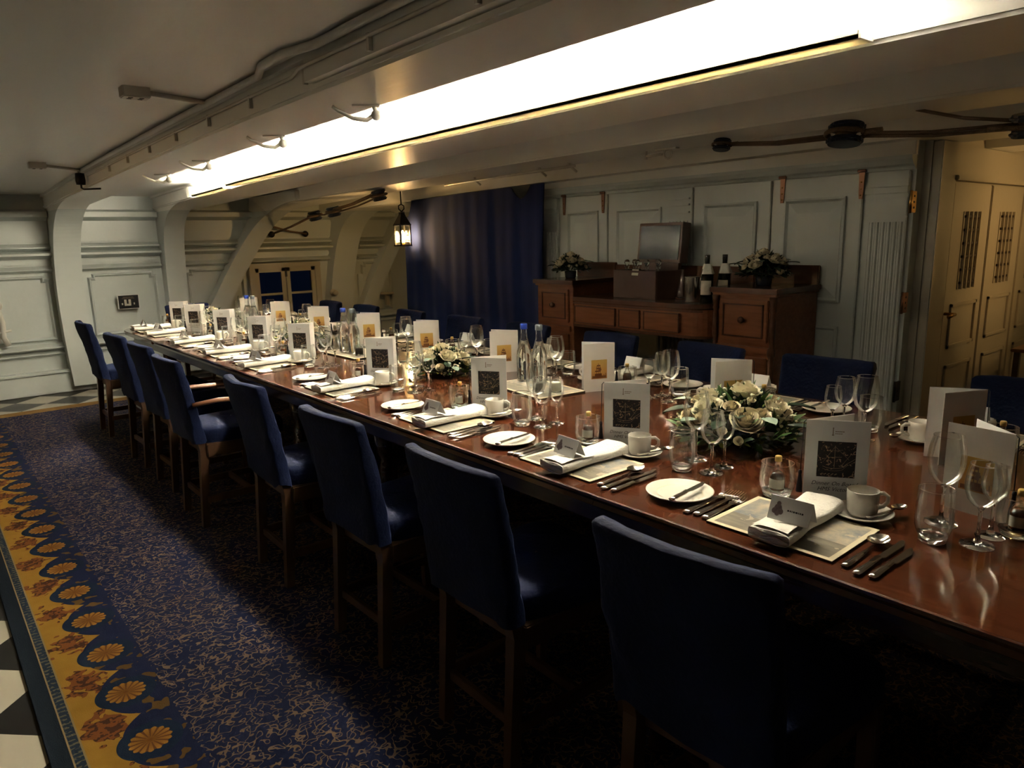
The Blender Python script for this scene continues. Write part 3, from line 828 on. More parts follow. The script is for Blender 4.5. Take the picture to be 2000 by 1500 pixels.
ropes('tackle_rope', [((3.40, 0.975, 1.803), (3.40, 1.560, 1.843)), ((3.425, 0.970, 1.790), (3.42, 1.560, 1.830)), ((3.385, 0.960, 1.815), (3.425, 1.343, soff(1.34) + 0.004)), ((3.40, 1.705, 1.848), (3.40, 2.255, 1.872)), ((3.42, 1.700, 1.836), (3.41, 2.255, 1.866)), ((3.40, -1.2, 1.75), (3.40, 0.838, 1.795))], 'tarred tackle ropes stretched between the black blocks near the passage', 0.008)
ropes('tackle_rope', [((3.34, 5.86, 1.815), (3.35, 6.64, 1.722)), ((3.38, 5.86, 1.80), (3.38, 6.64, 1.705)), ((3.31, 5.86, 1.82), (3.325, 6.65, 1.728)), ((3.36, 6.785, 1.705), (3.36, 7.065, 1.69))], 'tackle ropes between the blue-black blocks above the lantern', 0.008)
ropes('breeching_rope', [((3.36, 7.215, 1.68), (3.345, 8.268, 1.52)), ((3.285, 8.10, 1.60), (3.76, 8.268, 1.515))], 'dark crossed ropes running to ring bolts over the small window', 0.012)
for x in (3.345, 3.76):
    o = ob('ring_bolt', MB().lathe([(0, -0.05), (0.03, -0.045), (0.038, -0.02), (0.03, 0.0), (0.02, 0.06), (0, 0.06)], 12, c=(x, 8.31, 1.515), axis='y'), 'black_iron')
    tag(o, 'black iron ring bolt on the hull %s the small window' % ('over the left sash of' if x < 3.5 else 'over the right sash of'), 'bolt')

# ---- lantern
def lantern(loc, label, flame='lamp_flame', power=5.0, off=''):
    t = thing('lantern' + off, label, 'lantern', loc)
    x = 0.055
    fr = MB()
    for sx in (-1, 1):
        for sy in (-1, 1):
            fr.box(sx * x - 0.007, sx * x + 0.007, sy * x - 0.007, sy * x + 0.007, -0.20, 0.0)
    for z in (-0.205, -0.005):
        fr.box(-x - 0.01, x + 0.01, -x - 0.01, -x + 0.008, z, z + 0.014).box(-x - 0.01, x + 0.01, x - 0.008, x + 0.01, z, z + 0.014)
        fr.box(-x - 0.01, -x + 0.008, -x, x, z, z + 0.014).box(x - 0.008, x + 0.01, -x, x, z, z + 0.014)
    ob('frame', fr, 'black_iron', t)
    ob('floor_plate', MB().box(-x, x, -x, x, -0.205, -0.198), 'black_iron', t)
    br = MB()
    for z in (-0.15, -0.10, -0.05):
        br.box(-x, x, -x - 0.004, -x + 0.002, z - 0.002, z + 0.002).box(-x - 0.004, -x + 0.002, -x, x, z - 0.002, z + 0.002)
    ob('guard_bars', br, 'black_iron', t)
    for sx, sy in ((1, 0), (-1, 0), (0, 1), (0, -1)):
        if sx: g_ = MB().box(sx * x - 0.001, sx * x + 0.001, -x + 0.008, x - 0.008, -0.19, -0.006)
        else: g_ = MB().box(-x + 0.008, x - 0.008, sy * x - 0.001, sy * x + 0.001, -0.19, -0.006)
        ob('pane', g_, 'lantern_glass', t)
    ob('roof', MB().lathe([(0.088, 0.0), (0.088, 0.008), (0.03, 0.10), (0.028, 0.115), (0.036, 0.12), (0.0, 0.135)], 4, smooth=False), 'black_iron', t, rot=(0, 0, PI / 4))
    ob('hanger', MB().tube([(0, 0, 0.13), (0.03, 0, 0.155), (0.03, 0, 0.185), (0, 0, 0.20), (-0.03, 0, 0.185), (-0.03, 0, 0.155), (0, 0, 0.13)], 0.006, 6), 'black_iron', t)
    ob('flame_bulb', MB().lathe([(0, -0.17), (0.018, -0.165), (0.026, -0.12), (0.02, -0.08), (0, -0.05)], 12), flame, t)
    ob('bulb_holder', MB().lathe([(0, -0.198), (0.02, -0.198), (0.02, -0.168), (0, -0.168)], 12), 'brass', t)
    ld = bpy.data.lights.new('lantern_light', 'POINT'); ld.energy = power; ld.color = (1.0, 0.66, 0.34); ld.shadow_soft_size = 0.03
    lo = bpy.data.objects.new('lantern_light' + off, ld); COL.objects.link(lo); lo.parent = t; lo.location = (0, 0, -0.11)
    ob('hook_rod', MB().tube([(0, 0, 0.20), (0, 0, deck(loc[1]) - loc[2])], 0.006, 6), 'black_iron', t)
    return t
lantern((3.84, 6.22, 1.56), 'lit black iron lantern with glass panes hanging beside the blue curtain')
lantern((5.3, 0.55, 1.60), 'lit black iron lantern hanging in the passage by the panelled doors', power=2.6, off='_offscreen')
lantern((-1.9, 5.2, 1.62), 'lit black iron lantern hanging over the chequered floor beyond the carpet', power=4.0, off='_offscreen')
# ================================================================= TABLE
TZ = 0.76
TX0, TX1, TY0, TY1 = 1.28, 2.70, -1.15, 6.62
XC = (TX0 + TX1) / 2
tb = thing('dining_table', 'very long polished mahogany dining table laid for a formal dinner', 'table', (0, 0, 0))
cuts = [TY0, 0.12, 1.22, 2.37, 3.42, 4.47, 5.52, TY1]
def edge_profile(e):   # moulded edge: distance out, height
    return [(0.0, TZ - 0.034), (0.006, TZ - 0.030), (0.0, TZ - 0.020), (0.006, TZ - 0.016), (0.010, TZ - 0.008), (0.008, TZ - 0.002), (0.003, TZ)]
for k, (a, c) in enumerate(zip(cuts, cuts[1:])):
    pr = edge_profile(0)
    poly = [(TX0 - p + 0.010, z) for p, z in pr] + [(TX1 + p - 0.010, z) for p, z in reversed(pr)]
    end0, end1 = (k == 0), (k == len(cuts) - 2)
    mb = MB()
    if end0 or end1:
        # rounded end corners
        R_ = 0.30
        pts = []
        y_in, y_out = (c, a) if end0 else (a, c)
        sg = 1 if end1 else -1
        for q in range(9):
            t_ = PI / 2 * q / 8
            pts.append((TX0 + R_ - R_ * math.cos(t_), y_out - sg * R_ + sg * R_ * math.sin(t_)))
        pts2 = [(TX0 + TX1 - x, y) for x, y in reversed(pts)]
        out = [(TX0, y_in)] + pts + pts2 + [(TX1, y_in)]
        if end0: out = out[::-1]
        mb.prism(out, TZ - 0.034, TZ, 'z')
        o = ob('table_leaf', mb, 'mahogany', tb, 0.006)
    else:
        mb.prism(poly, a + 0.0008, c - 0.0008, 'y')
        o = ob('table_leaf', mb, 'mahogany', tb)
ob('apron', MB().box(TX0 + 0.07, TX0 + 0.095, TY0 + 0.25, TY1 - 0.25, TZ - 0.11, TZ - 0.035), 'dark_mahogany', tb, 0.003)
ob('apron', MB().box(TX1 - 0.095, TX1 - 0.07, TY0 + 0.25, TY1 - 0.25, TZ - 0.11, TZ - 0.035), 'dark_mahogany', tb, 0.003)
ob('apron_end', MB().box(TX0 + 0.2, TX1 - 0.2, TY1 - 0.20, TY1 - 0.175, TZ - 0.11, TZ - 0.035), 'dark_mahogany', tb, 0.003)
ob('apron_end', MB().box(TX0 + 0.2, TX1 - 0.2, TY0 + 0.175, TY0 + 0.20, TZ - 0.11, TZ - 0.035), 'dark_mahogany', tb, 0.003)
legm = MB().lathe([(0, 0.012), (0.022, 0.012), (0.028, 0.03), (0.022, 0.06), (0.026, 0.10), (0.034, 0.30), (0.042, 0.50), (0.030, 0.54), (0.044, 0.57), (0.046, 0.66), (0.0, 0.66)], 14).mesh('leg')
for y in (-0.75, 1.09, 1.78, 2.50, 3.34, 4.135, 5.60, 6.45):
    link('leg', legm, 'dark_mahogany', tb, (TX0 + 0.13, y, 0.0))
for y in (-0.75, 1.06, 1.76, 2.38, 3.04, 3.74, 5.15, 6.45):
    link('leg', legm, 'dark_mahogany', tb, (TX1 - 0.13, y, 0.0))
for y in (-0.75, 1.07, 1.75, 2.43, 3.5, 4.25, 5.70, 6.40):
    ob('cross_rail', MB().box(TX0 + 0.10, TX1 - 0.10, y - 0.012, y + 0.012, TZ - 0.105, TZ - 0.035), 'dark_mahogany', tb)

# ================================================================= CHAIRS
def cover_mesh(seed):
    mb = MB(); nu, nv = 40, 18
    def ring_pt(u, hw, ht):
        a = 2 * PI * u; ex = 0.28
        c, s_ = math.cos(a), math.sin(a)
        return (math.copysign(abs(c) ** ex, c) * ht, math.copysign(abs(s_) ** ex, s_) * hw)
    def f(u, v):
        # v: 0 hem, up to 0.86 top edge, then folds over the top
        hem = 0.452 + 0.020 * noise.noise((math.cos(2 * PI * u) * 1.5 + seed, math.sin(2 * PI * u) * 1.5, 3.1))
        if v < 0.86:
            q = v / 0.86; z = hem + (0.862 - hem) * q; sc = 1.0
        else:
            q2 = (v - 0.86) / 0.14; z = 0.862 + 0.014 * math.sin(q2 * PI / 2); sc = max(0.0, 1 - q2 ** 2.2)
        h = (z - 0.42) / 0.45
        hw = 0.183 + 0.012 * h; ht = 0.028 - 0.006 * h + 0.008 * max(0, 0.25 - h)
        px, py = ring_pt(u, hw * (0.35 + 0.65 * sc) if sc < 1 else hw, ht * sc if sc < 1 else ht)
        if sc < 1: py = ring_pt(u, hw - 0.022 * (1 - sc), 0)[1] * (1 if sc > 0.01 else 1)
        cxl = -0.205 - 0.072 * h - 0.03 * h * h + 0.028 * (py / 0.19) ** 2 * h
        wr = 0.015 * noise.noise((py * 9 + seed, z * 6, seed * 2.0)) + 0.010 * noise.noise((py * 22 + z * 14, z * 9 - py * 8, seed))
        if z > 0.85: wr *= 0.4
        top_wave = 0.006 * noise.noise((py * 12, seed, 7.7)) if z > 0.80 else 0
        return (cxl + px + math.copysign(wr, px) * (1 if abs(px) > 0.01 else 0), py + wr * 0.3, z + top_wave)
    mb.grid(f, nu, nv, True, True)
    return mb
def seat_mesh():
    mb = MB(); rows = [(0.44, 1.0, 0.0), (0.48, 1.01, 0.0), (0.502, 1.0, 0.0), (0.512, 0.97, 0), (0.520, 0.80, 0), (0.525, 0.4, 0), (0.526, 0.02, 0)]
    def f(u, v):
        z, sc, _ = rows[int(round(v * (len(rows) - 1)))]
        a = 2 * PI * u; c, s_ = math.cos(a), math.sin(a); ex = 0.35
        x = math.copysign(abs(c) ** ex, c) * 0.215 * sc; k = 0.195 + 0.030 * (x / 0.215)
        y = math.copysign(abs(s_) ** ex, s_) * k * sc
        return (x + 0.01, y, z + 0.004 * noise.noise((x * 12, y * 12, 1)))
    return mb.grid(f, 40, len(rows), True, True)
seat_me = seat_mesh().mesh('seat_cover')
covers = [cover_mesh(s_).mesh('back_cover') for s_ in (1.3, 4.7, 9.2, 13.1)]
rail_me = MB().box(-0.185, 0.20, -0.185, 0.185, 0.375, 0.442).mesh('seat_rail', 0.004)
fleg = MB().hexa([(-0.014, -0.014, 0), (0.014, -0.014, 0), (0.014, 0.014, 0), (-0.014, 0.014, 0)], [(-0.021, -0.021, 0.42), (0.021, -0.021, 0.42), (0.021, 0.021, 0.42), (-0.021, 0.021, 0.42)]).mesh('leg', 0.003)
bleg = MB().hexa([(-0.045, -0.015, 0), (-0.012, -0.015, 0), (-0.012, 0.015, 0), (-0.045, 0.015, 0)], [(-0.02, -0.018, 0.40), (0.02, -0.018, 0.40), (0.02, 0.018, 0.40), (-0.02, 0.018, 0.40)]).hexa([(-0.02, -0.018, 0.40), (0.015, -0.018, 0.40), (0.015, 0.018, 0.40), (-0.02, 0.018, 0.40)], [(-0.095, -0.012, 0.84), (-0.075, -0.012, 0.84), (-0.075, 0.012, 0.84), (-0.095, 0.012, 0.84)]).mesh('leg')
sside = MB().box(-0.20, 0.20, -0.009, 0.009, 0.135, 0.17).mesh('stretcher', 0.002)
scross = MB().box(-0.009, 0.009, -0.165, 0.165, 0.14, 0.17).mesh('stretcher', 0.002)
def make_chair(ci, arms=False):
    t = thing('dining_chair', '', 'chair')
    link('seat_cover', seat_me, 'navy_velvet', t); link('back_cover', covers[ci], 'navy_velvet', t)
    link('seat_rail', rail_me, 'chair_wood', t)
    for sy in (-1, 1):
        link('leg', fleg, 'chair_wood', t, (0.185, sy * 0.185, 0.01)); link('leg', bleg, 'chair_wood', t, (-0.195, sy * 0.155, 0.01))
        link('stretcher', sside, 'chair_wood', t, (-0.005, sy * 0.168, 0))
    link('stretcher', scross, 'chair_wood', t, (-0.205, 0, 0.0)); link('stretcher', scross, 'chair_wood', t, (0.02, 0, 0))
    if arms:
        for sy in (-1, 1):
            ar = ob('armrest', MB().tube([(-0.235, sy * 0.205, 0.655), (-0.12, sy * 0.222, 0.665), (0.04, sy * 0.232, 0.655), (0.11, sy * 0.235, 0.645)], [0.017, 0.019, 0.021, 0.018], 10, flat=0.6), 'arm_wood', t)
            ob('arm_post', MB().tube([(0.10, sy * 0.215, 0.37), (0.11, sy * 0.228, 0.5), (0.09, sy * 0.234, 0.642)], [0.016, 0.013, 0.015], 8), 'arm_wood', t)
    return t
kits = [Kit(make_chair(i)) for i in range(4)]
ORD = ['first', 'second', 'third', 'fourth', 'fifth', 'sixth', 'seventh', 'eighth', 'ninth', 'tenth', 'eleventh']
near_chairs = [(6.12, 0.0), (5.10, 0.03), (4.47, 0.02), (3.80, 0.0), (2.88, -0.02), (2.12, 0.02), (1.44, -0.02), (0.74, 0.03)]
for k, (y, rz) in enumerate(near_chairs):
    if k == 3:
        o = make_chair(2, True); o.location = (1.215, y, 0.0); o.rotation_euler = (0, 0, rz)
        o['label'] = 'navy slip-covered dining chair with bare wooden armrests'
    else:
        kits[k % 4].put((1.27 if k > 3 else 1.25, y, 0.0), rz, 'navy slip-covered dining chair, %s from the hull wall on the carpet-border side' % ORD[k])
far_chairs = [(6.18, PI), (5.50, PI + 0.02), (4.80, PI - 0.03), (4.08, PI), (3.40, PI + 0.02), (2.70, PI), (2.06, PI - 0.06), (1.43, PI + 0.08), (0.70, PI)]
for k, (y, rz) in enumerate(far_chairs):
    kits[(k + 1) % 4].put((2.72, y, 0.0), rz, 'navy slip-covered dining chair, %s from the hull wall on the sideboard side' % ORD[k])
kits[1].put((2.0, 6.86, 0.0), -PI / 2, 'navy slip-covered dining chair at the head of the table by the hull wall')

# ================================================================= TABLEWARE PROTOTYPES
def single(name, mb, material, cat, bevel=0.0):
    o = ob(name, mb, material, None, bevel); tag(o, '', cat); return o

# placemat (long side along y)
t = thing('placemat', '', 'placemat')
ob('board', MB().box(-0.1125, 0.1125, -0.1475, 0.1475, 0, 0.004), 'mat_cork', t)
bd = MB(); a, c, w_ = 0.1125, 0.1475, 0.012
bd.box(-a, -a + w_, -c, c, 0.004, 0.0052).box(a - w_, a, -c, c, 0.004, 0.0052).box(-a + w_, a - w_, -c, -c + w_, 0.004, 0.0052).box(-a + w_, a - w_, c - w_, c, 0.004, 0.0052)
ob('border', bd, 'cream_border', t)
ob('print', MB().box(-a + w_, a - w_, -c + w_, c - w_, 0.004, 0.0050), 'mat_print', t)
K_mat = Kit(t)

# napkin folded into a long flat roll (long side along x)
def napk(u, v):
    lay = 2 * PI * u
    x = -0.135 + 0.27 * v
    pinch = 1.0 - 0.16 * math.exp(-((v - 0.45) / 0.16) ** 2)
    c, s_ = math.cos(lay), math.sin(lay)
    ex = 0.55
    y = math.copysign(abs(c) ** ex, c) * 0.047 * pinch
    z = 0.0175 + math.copysign(abs(s_) ** ex, s_) * 0.0165 * (0.9 + 0.25 * noise.noise((y * 30, x * 8, 2)))
    z += 0.006 * math.exp(-((v - 1) / 0.12) ** 2) * (1 if s_ > 0 else 0)
    return (x, y, max(0.0006, z))
nm = MB().grid(napk, 28, 16, True, True)
nm.add([napk(k / 28, 0) for k in range(28)], [tuple(range(27, -1, -1))]); nm.add([napk(k / 28, 1) for k in range(28)], [tuple(range(28))])
t = thing('napkin', '', 'napkin')
ob('folded_roll', nm, 'linen', t)
for zz in (0.009, 0.018, 0.026):        # layered edges showing at the folded end
    lm_ = MB().grid(lambda u, v: (-0.1365 - 0.003 * v, -0.043 + 0.086 * u, zz + 0.003 * math.sin(u * 7 + zz * 300) + (v - 0.5) * 0.004), 16, 2)
    ob('fold_edge', lm_, 'linen', t)
ob('top_flap', MB().grid(lambda u, v: (-0.13 + 0.13 * u, -0.040 + 0.080 * v, 0.0345 + 0.003 * math.sin(u * 5 + v * 3)), 12, 8), 'linen', t)
K_nap = Kit(t)

# tent place card (width along y, facing -x)
t = thing('place_card', '', 'place card')
hw, hh, sp = 0.046, 0.048, 0.022
fc = MB().hexa([(-sp, -hw, 0), (-sp + 0.0008, -hw, 0), (-sp + 0.0008, hw, 0), (-sp, hw, 0)], [(-0.0008, -hw, hh), (0, -hw, hh), (0, hw, hh), (-0.0008, hw, hh)])
front = ob('front_leaf', fc, 'card_white', t)
ob('back_leaf', MB().hexa([(sp - 0.0008, -hw, 0), (sp, -hw, 0), (sp, hw, 0), (sp - 0.0008, hw, 0)], [(0, -hw, hh), (0.0008, -hw, hh), (0.0008, hw, hh), (0, hw, hh)]), 'card_white', t)
def on_card(y, s_): return (-sp * (1 - s_) - 0.0014, y, hh * s_)
cr = MB()
for (cy, cs, r_) in ((0.026, 0.70, 0.005), (0.026, 0.50, 0.009), (0.033, 0.38, 0.006), (0.019, 0.38, 0.006), (0.026, 0.30, 0.006)):
    cr.add([on_card(cy + r_ * math.cos(q * PI / 4), cs + r_ / hh * math.sin(q * PI / 4)) for q in range(8)], [tuple(range(8))])
ob('crest', cr, 'crest_ink', front)
cr = MB(); yy = 0.005
for wd in (0.004, 0.003, 0.002, 0.004, 0.005, 0.002, 0.003, 0.004):
    cr.add([on_card(yy, 0.46), on_card(yy - wd, 0.46), on_card(yy - wd, 0.53), on_card(yy, 0.53)], [(0, 1, 2, 3)]); yy -= wd + 0.0012
ob('name_line', cr, 'ink', front)
K_card = Kit(t)

# side plate
t = thing('side_plate', '', 'plate')
ob('plate', MB().lathe([(0, 0.004), (0.048, 0.004), (0.052, 0.0), (0.055, 0.003), (0.084, 0.013), (0.086, 0.016), (0.083, 0.0165), (0.057, 0.0075), (0.052, 0.0068), (0, 0.0068)], 40), 'porcelain', t)
ob('rim_line', MB().lathe([(0.057, 0.0080), (0.0585, 0.0086)], 40), 'cream_border', t)
K_plate = Kit(t)

# cutlery, handles towards -x
def handle(mb, x0, x1, z=0.004, w0=0.0105, w1=0.005):
    mb.tube([(x0, 0, z), (x0 + 0.012, 0, z), (x0 + 0.06, 0, z), (x1, 0, z + 0.002)], [w0 * 0.75, w0, w0 * 0.8, w1], 8, flat=0.42)
def knife(L_):
    t = thing('table_knife', '', 'knife')
    mb = MB(); handle(mb, -L_ / 2, -L_ / 2 + L_ * 0.46, 0.005, 0.0095, 0.0075); ob('handle', mb, 'silver', t)
    x0 = -L_ / 2 + L_ * 0.46
    poly = [(x0, -0.006), (x0 + 0.01, -0.0095), (L_ / 2 - 0.03, -0.010), (L_ / 2 - 0.004, -0.002), (L_ / 2, 0.004), (L_ / 2 - 0.004, 0.0065), (x0, 0.0065)]
    ob('blade', MB().prism(poly, 0.004, 0.0062, 'z'), 'silver', t, 0.0008)
    return t
K_knife = Kit(knife(0.225))
k2 = knife(0.19); k2.name = 'dessert_knife'; K_knife2 = Kit(k2)
k3 = knife(0.165); k3.name = 'butter_knife'; K_bknife = Kit(k3)
def fork(L_):
    t = thing('table_fork', '', 'fork')
    mb = MB(); handle(mb, -L_ / 2, L_ * 0.16); ob('handle', mb, 'silver', t)
    xb = L_ * 0.16
    mb = MB().grid(lambda u, v: (xb - 0.004 + 0.030 * u, (v - 0.5) * 2 * (0.004 + 0.0085 * min(1, u * 1.6)), 0.007 + 0.002 * u - 0.004 * u * u), 7, 7)
    mb.grid(lambda u, v: (xb - 0.004 + 0.030 * u, (0.5 - v) * 2 * (0.004 + 0.0085 * min(1, u * 1.6)), 0.0055 + 0.002 * u - 0.004 * u * u), 7, 7)
    ob('shoulder', mb, 'silver', t)
    for q in range(4):
        y = -0.0105 + q * 0.007
        ob('tine', MB().tube([(xb + 0.024, y, 0.0050), (xb + 0.045, y, 0.0035), (L_ / 2, y, 0.0095)], [0.0022, 0.0020, 0.0010], 6), 'silver', t)
    return t
K_fork = Kit(fork(0.20))
f2 = fork(0.175); f2.name = 'dessert_fork'; K_fork2 = Kit(f2)
def spoon(L_, name, bw):
    t = thing(name, '', 'spoon')
    mb = MB(); handle(mb, -L_ / 2, L_ / 2 - bw * 2.6, 0.004, L_ * 0.05, 0.003); ob('handle', mb, 'silver', t)
    cx = L_ / 2 - bw * 1.45
    def bowl(u, v, dz=0.0):
        a = 2 * PI * u; r_ = v
        return (cx + bw * 1.45 * r_ * math.cos(a), bw * r_ * math.sin(a) * (1 - 0.12 * math.cos(a)), 0.0015 + dz + bw * 0.55 * r_ * r_)
    mb = MB().grid(lambda u, v: bowl(u, v), 22, 7, True, True); mb.grid(lambda u, v: bowl(u, 1 - v * 0.97, 0.0012), 22, 7, True, True)
    ob('bowl', mb, 'silver', t)
    return t
K_spoon = Kit(spoon(0.19, 'dessert_spoon', 0.021))
K_tea = Kit(spoon(0.13, 'teaspoon', 0.014))

# cup and saucer
t = thing('saucer', '', 'saucer')
ob('dish', MB().lathe([(0, 0.004), (0.030, 0.004), (0.034, 0.0), (0.037, 0.003), (0.066, 0.014), (0.068, 0.017), (0.065, 0.0172), (0.038, 0.0075), (0.028, 0.0065), (0, 0.0065)], 36), 'porcelain', t)
K_saucer = Kit(t)
t = thing('coffee_cup', '', 'cup')
ob('bowl', MB().lathe([(0, 0.003), (0.024, 0.003), (0.026, 0.0), (0.029, 0.002), (0.033, 0.012), (0.0345, 0.040), (0.035, 0.060), (0.0335, 0.0605), (0.0325, 0.040), (0.030, 0.014), (0.024, 0.008), (0, 0.008)], 32), 'porcelain', t)
ob('handle', MB().tube([(0.032, 0, 0.050), (0.046, 0, 0.052), (0.056, 0, 0.044), (0.056, 0, 0.030), (0.046, 0, 0.020), (0.032, 0, 0.017)], [0.0055, 0.005, 0.005, 0.005, 0.005, 0.0055], 8), 'porcelain', t)
K_cup = Kit(t)

# glasses
def wineglass(name, h, rb, rim, foot, stemz):
    t = thing(name, '', 'wine glass')
    bh = h - stemz
    pr = [(0.004, stemz), (rb * 0.45, stemz + bh * 0.06), (rb * 0.80, stemz + bh * 0.20), (rb * 0.98, stemz + bh * 0.42), (rb, stemz + bh * 0.52), (rb * 0.95, stemz + bh * 0.74), (rim, h)]
    ob('bowl', MB().lathe(pr, 28), 'thin_glass', t)
    ob('rim', MB().tube([(rim * math.cos(q * PI / 14), rim * math.sin(q * PI / 14), h) for q in range(29)], 0.0009, 5), 'solid_glass', t)
    ob('stem', MB().lathe([(0, 0.003), (0.010, 0.006), (0.0048, 0.016), (0.0034, stemz * 0.5), (0.0042, stemz - 0.006), (0.008, stemz + 0.002), (0, stemz + 0.004)], 14), 'solid_glass', t)
    ob('foot', MB().lathe([(0, 0.0), (foot, 0.0), (foot, 0.0016), (foot * 0.5, 0.003), (0.008, 0.006), (0, 0.006)], 28), 'solid_glass', t)
    return t
K_wine_l = Kit(wineglass('red_wine_glass', 0.205, 0.039, 0.030, 0.035, 0.088))
K_wine_m = Kit(wineglass('white_wine_glass', 0.178, 0.034, 0.027, 0.033, 0.082))
K_wine_s = Kit(wineglass('port_glass', 0.158, 0.027, 0.022, 0.029, 0.078))
def tumbler(name, h, r0, rm, r1, base):
    t = thing(name, '', 'tumbler')
    ob('wall', MB().lathe([(r0, base * 0.6), (rm * 0.98, h * 0.30), (rm, h * 0.52), (rm * 0.97, h * 0.75), (r1, h)], 28), 'thin_glass', t)
    ob('rim', MB().tube([(r1 * math.cos(q * PI / 14), r1 * math.sin(q * PI / 14), h) for q in range(29)], 0.0011, 5), 'solid_glass', t)
    ob('base', MB().lathe([(0, 0.001), (r0 * 0.86, 0.0), (r0 * 0.97, 0.003), (r0 * 1.01, base * 0.6), (r0 * 1.0, base), (r0 * 0.6, base * 0.85), (0, base * 0.8)], 28), 'solid_glass', t)
    return t
K_tum = Kit(tumbler('water_tumbler', 0.118, 0.028, 0.037, 0.034, 0.017))
K_rum = Kit(tumbler('whisky_tumbler', 0.088, 0.034, 0.043, 0.039, 0.015))
# miniature spirit bottle
t = thing('miniature_bottle', '', 'bottle')
ob('glass', MB().lathe([(0, 0.001), (0.016, 0.0), (0.019, 0.004), (0.0195, 0.040), (0.016, 0.052), (0.008, 0.062), (0.0072, 0.078), (0, 0.078)], 20), 'thin_glass', t)
ob('spirit', MB().lathe([(0, 0.002), (0.0155, 0.002), (0.0178, 0.005), (0.0180, 0.038), (0.014, 0.048), (0, 0.049)], 20), 'amber', t)
ob('cap', MB().lathe([(0, 0.078), (0.0085, 0.078), (0.0085, 0.090), (0.007, 0.092), (0, 0.092)], 14), 'gold_cap', t)
ob('label', MB().grid(lambda u, v: (0.0202 * math.cos(2.3 + u * 2.3), 0.0202 * math.sin(2.3 + u * 2.3), 0.010 + 0.024 * v), 10, 2), 'label_paper', t)
K_mini = Kit(t)

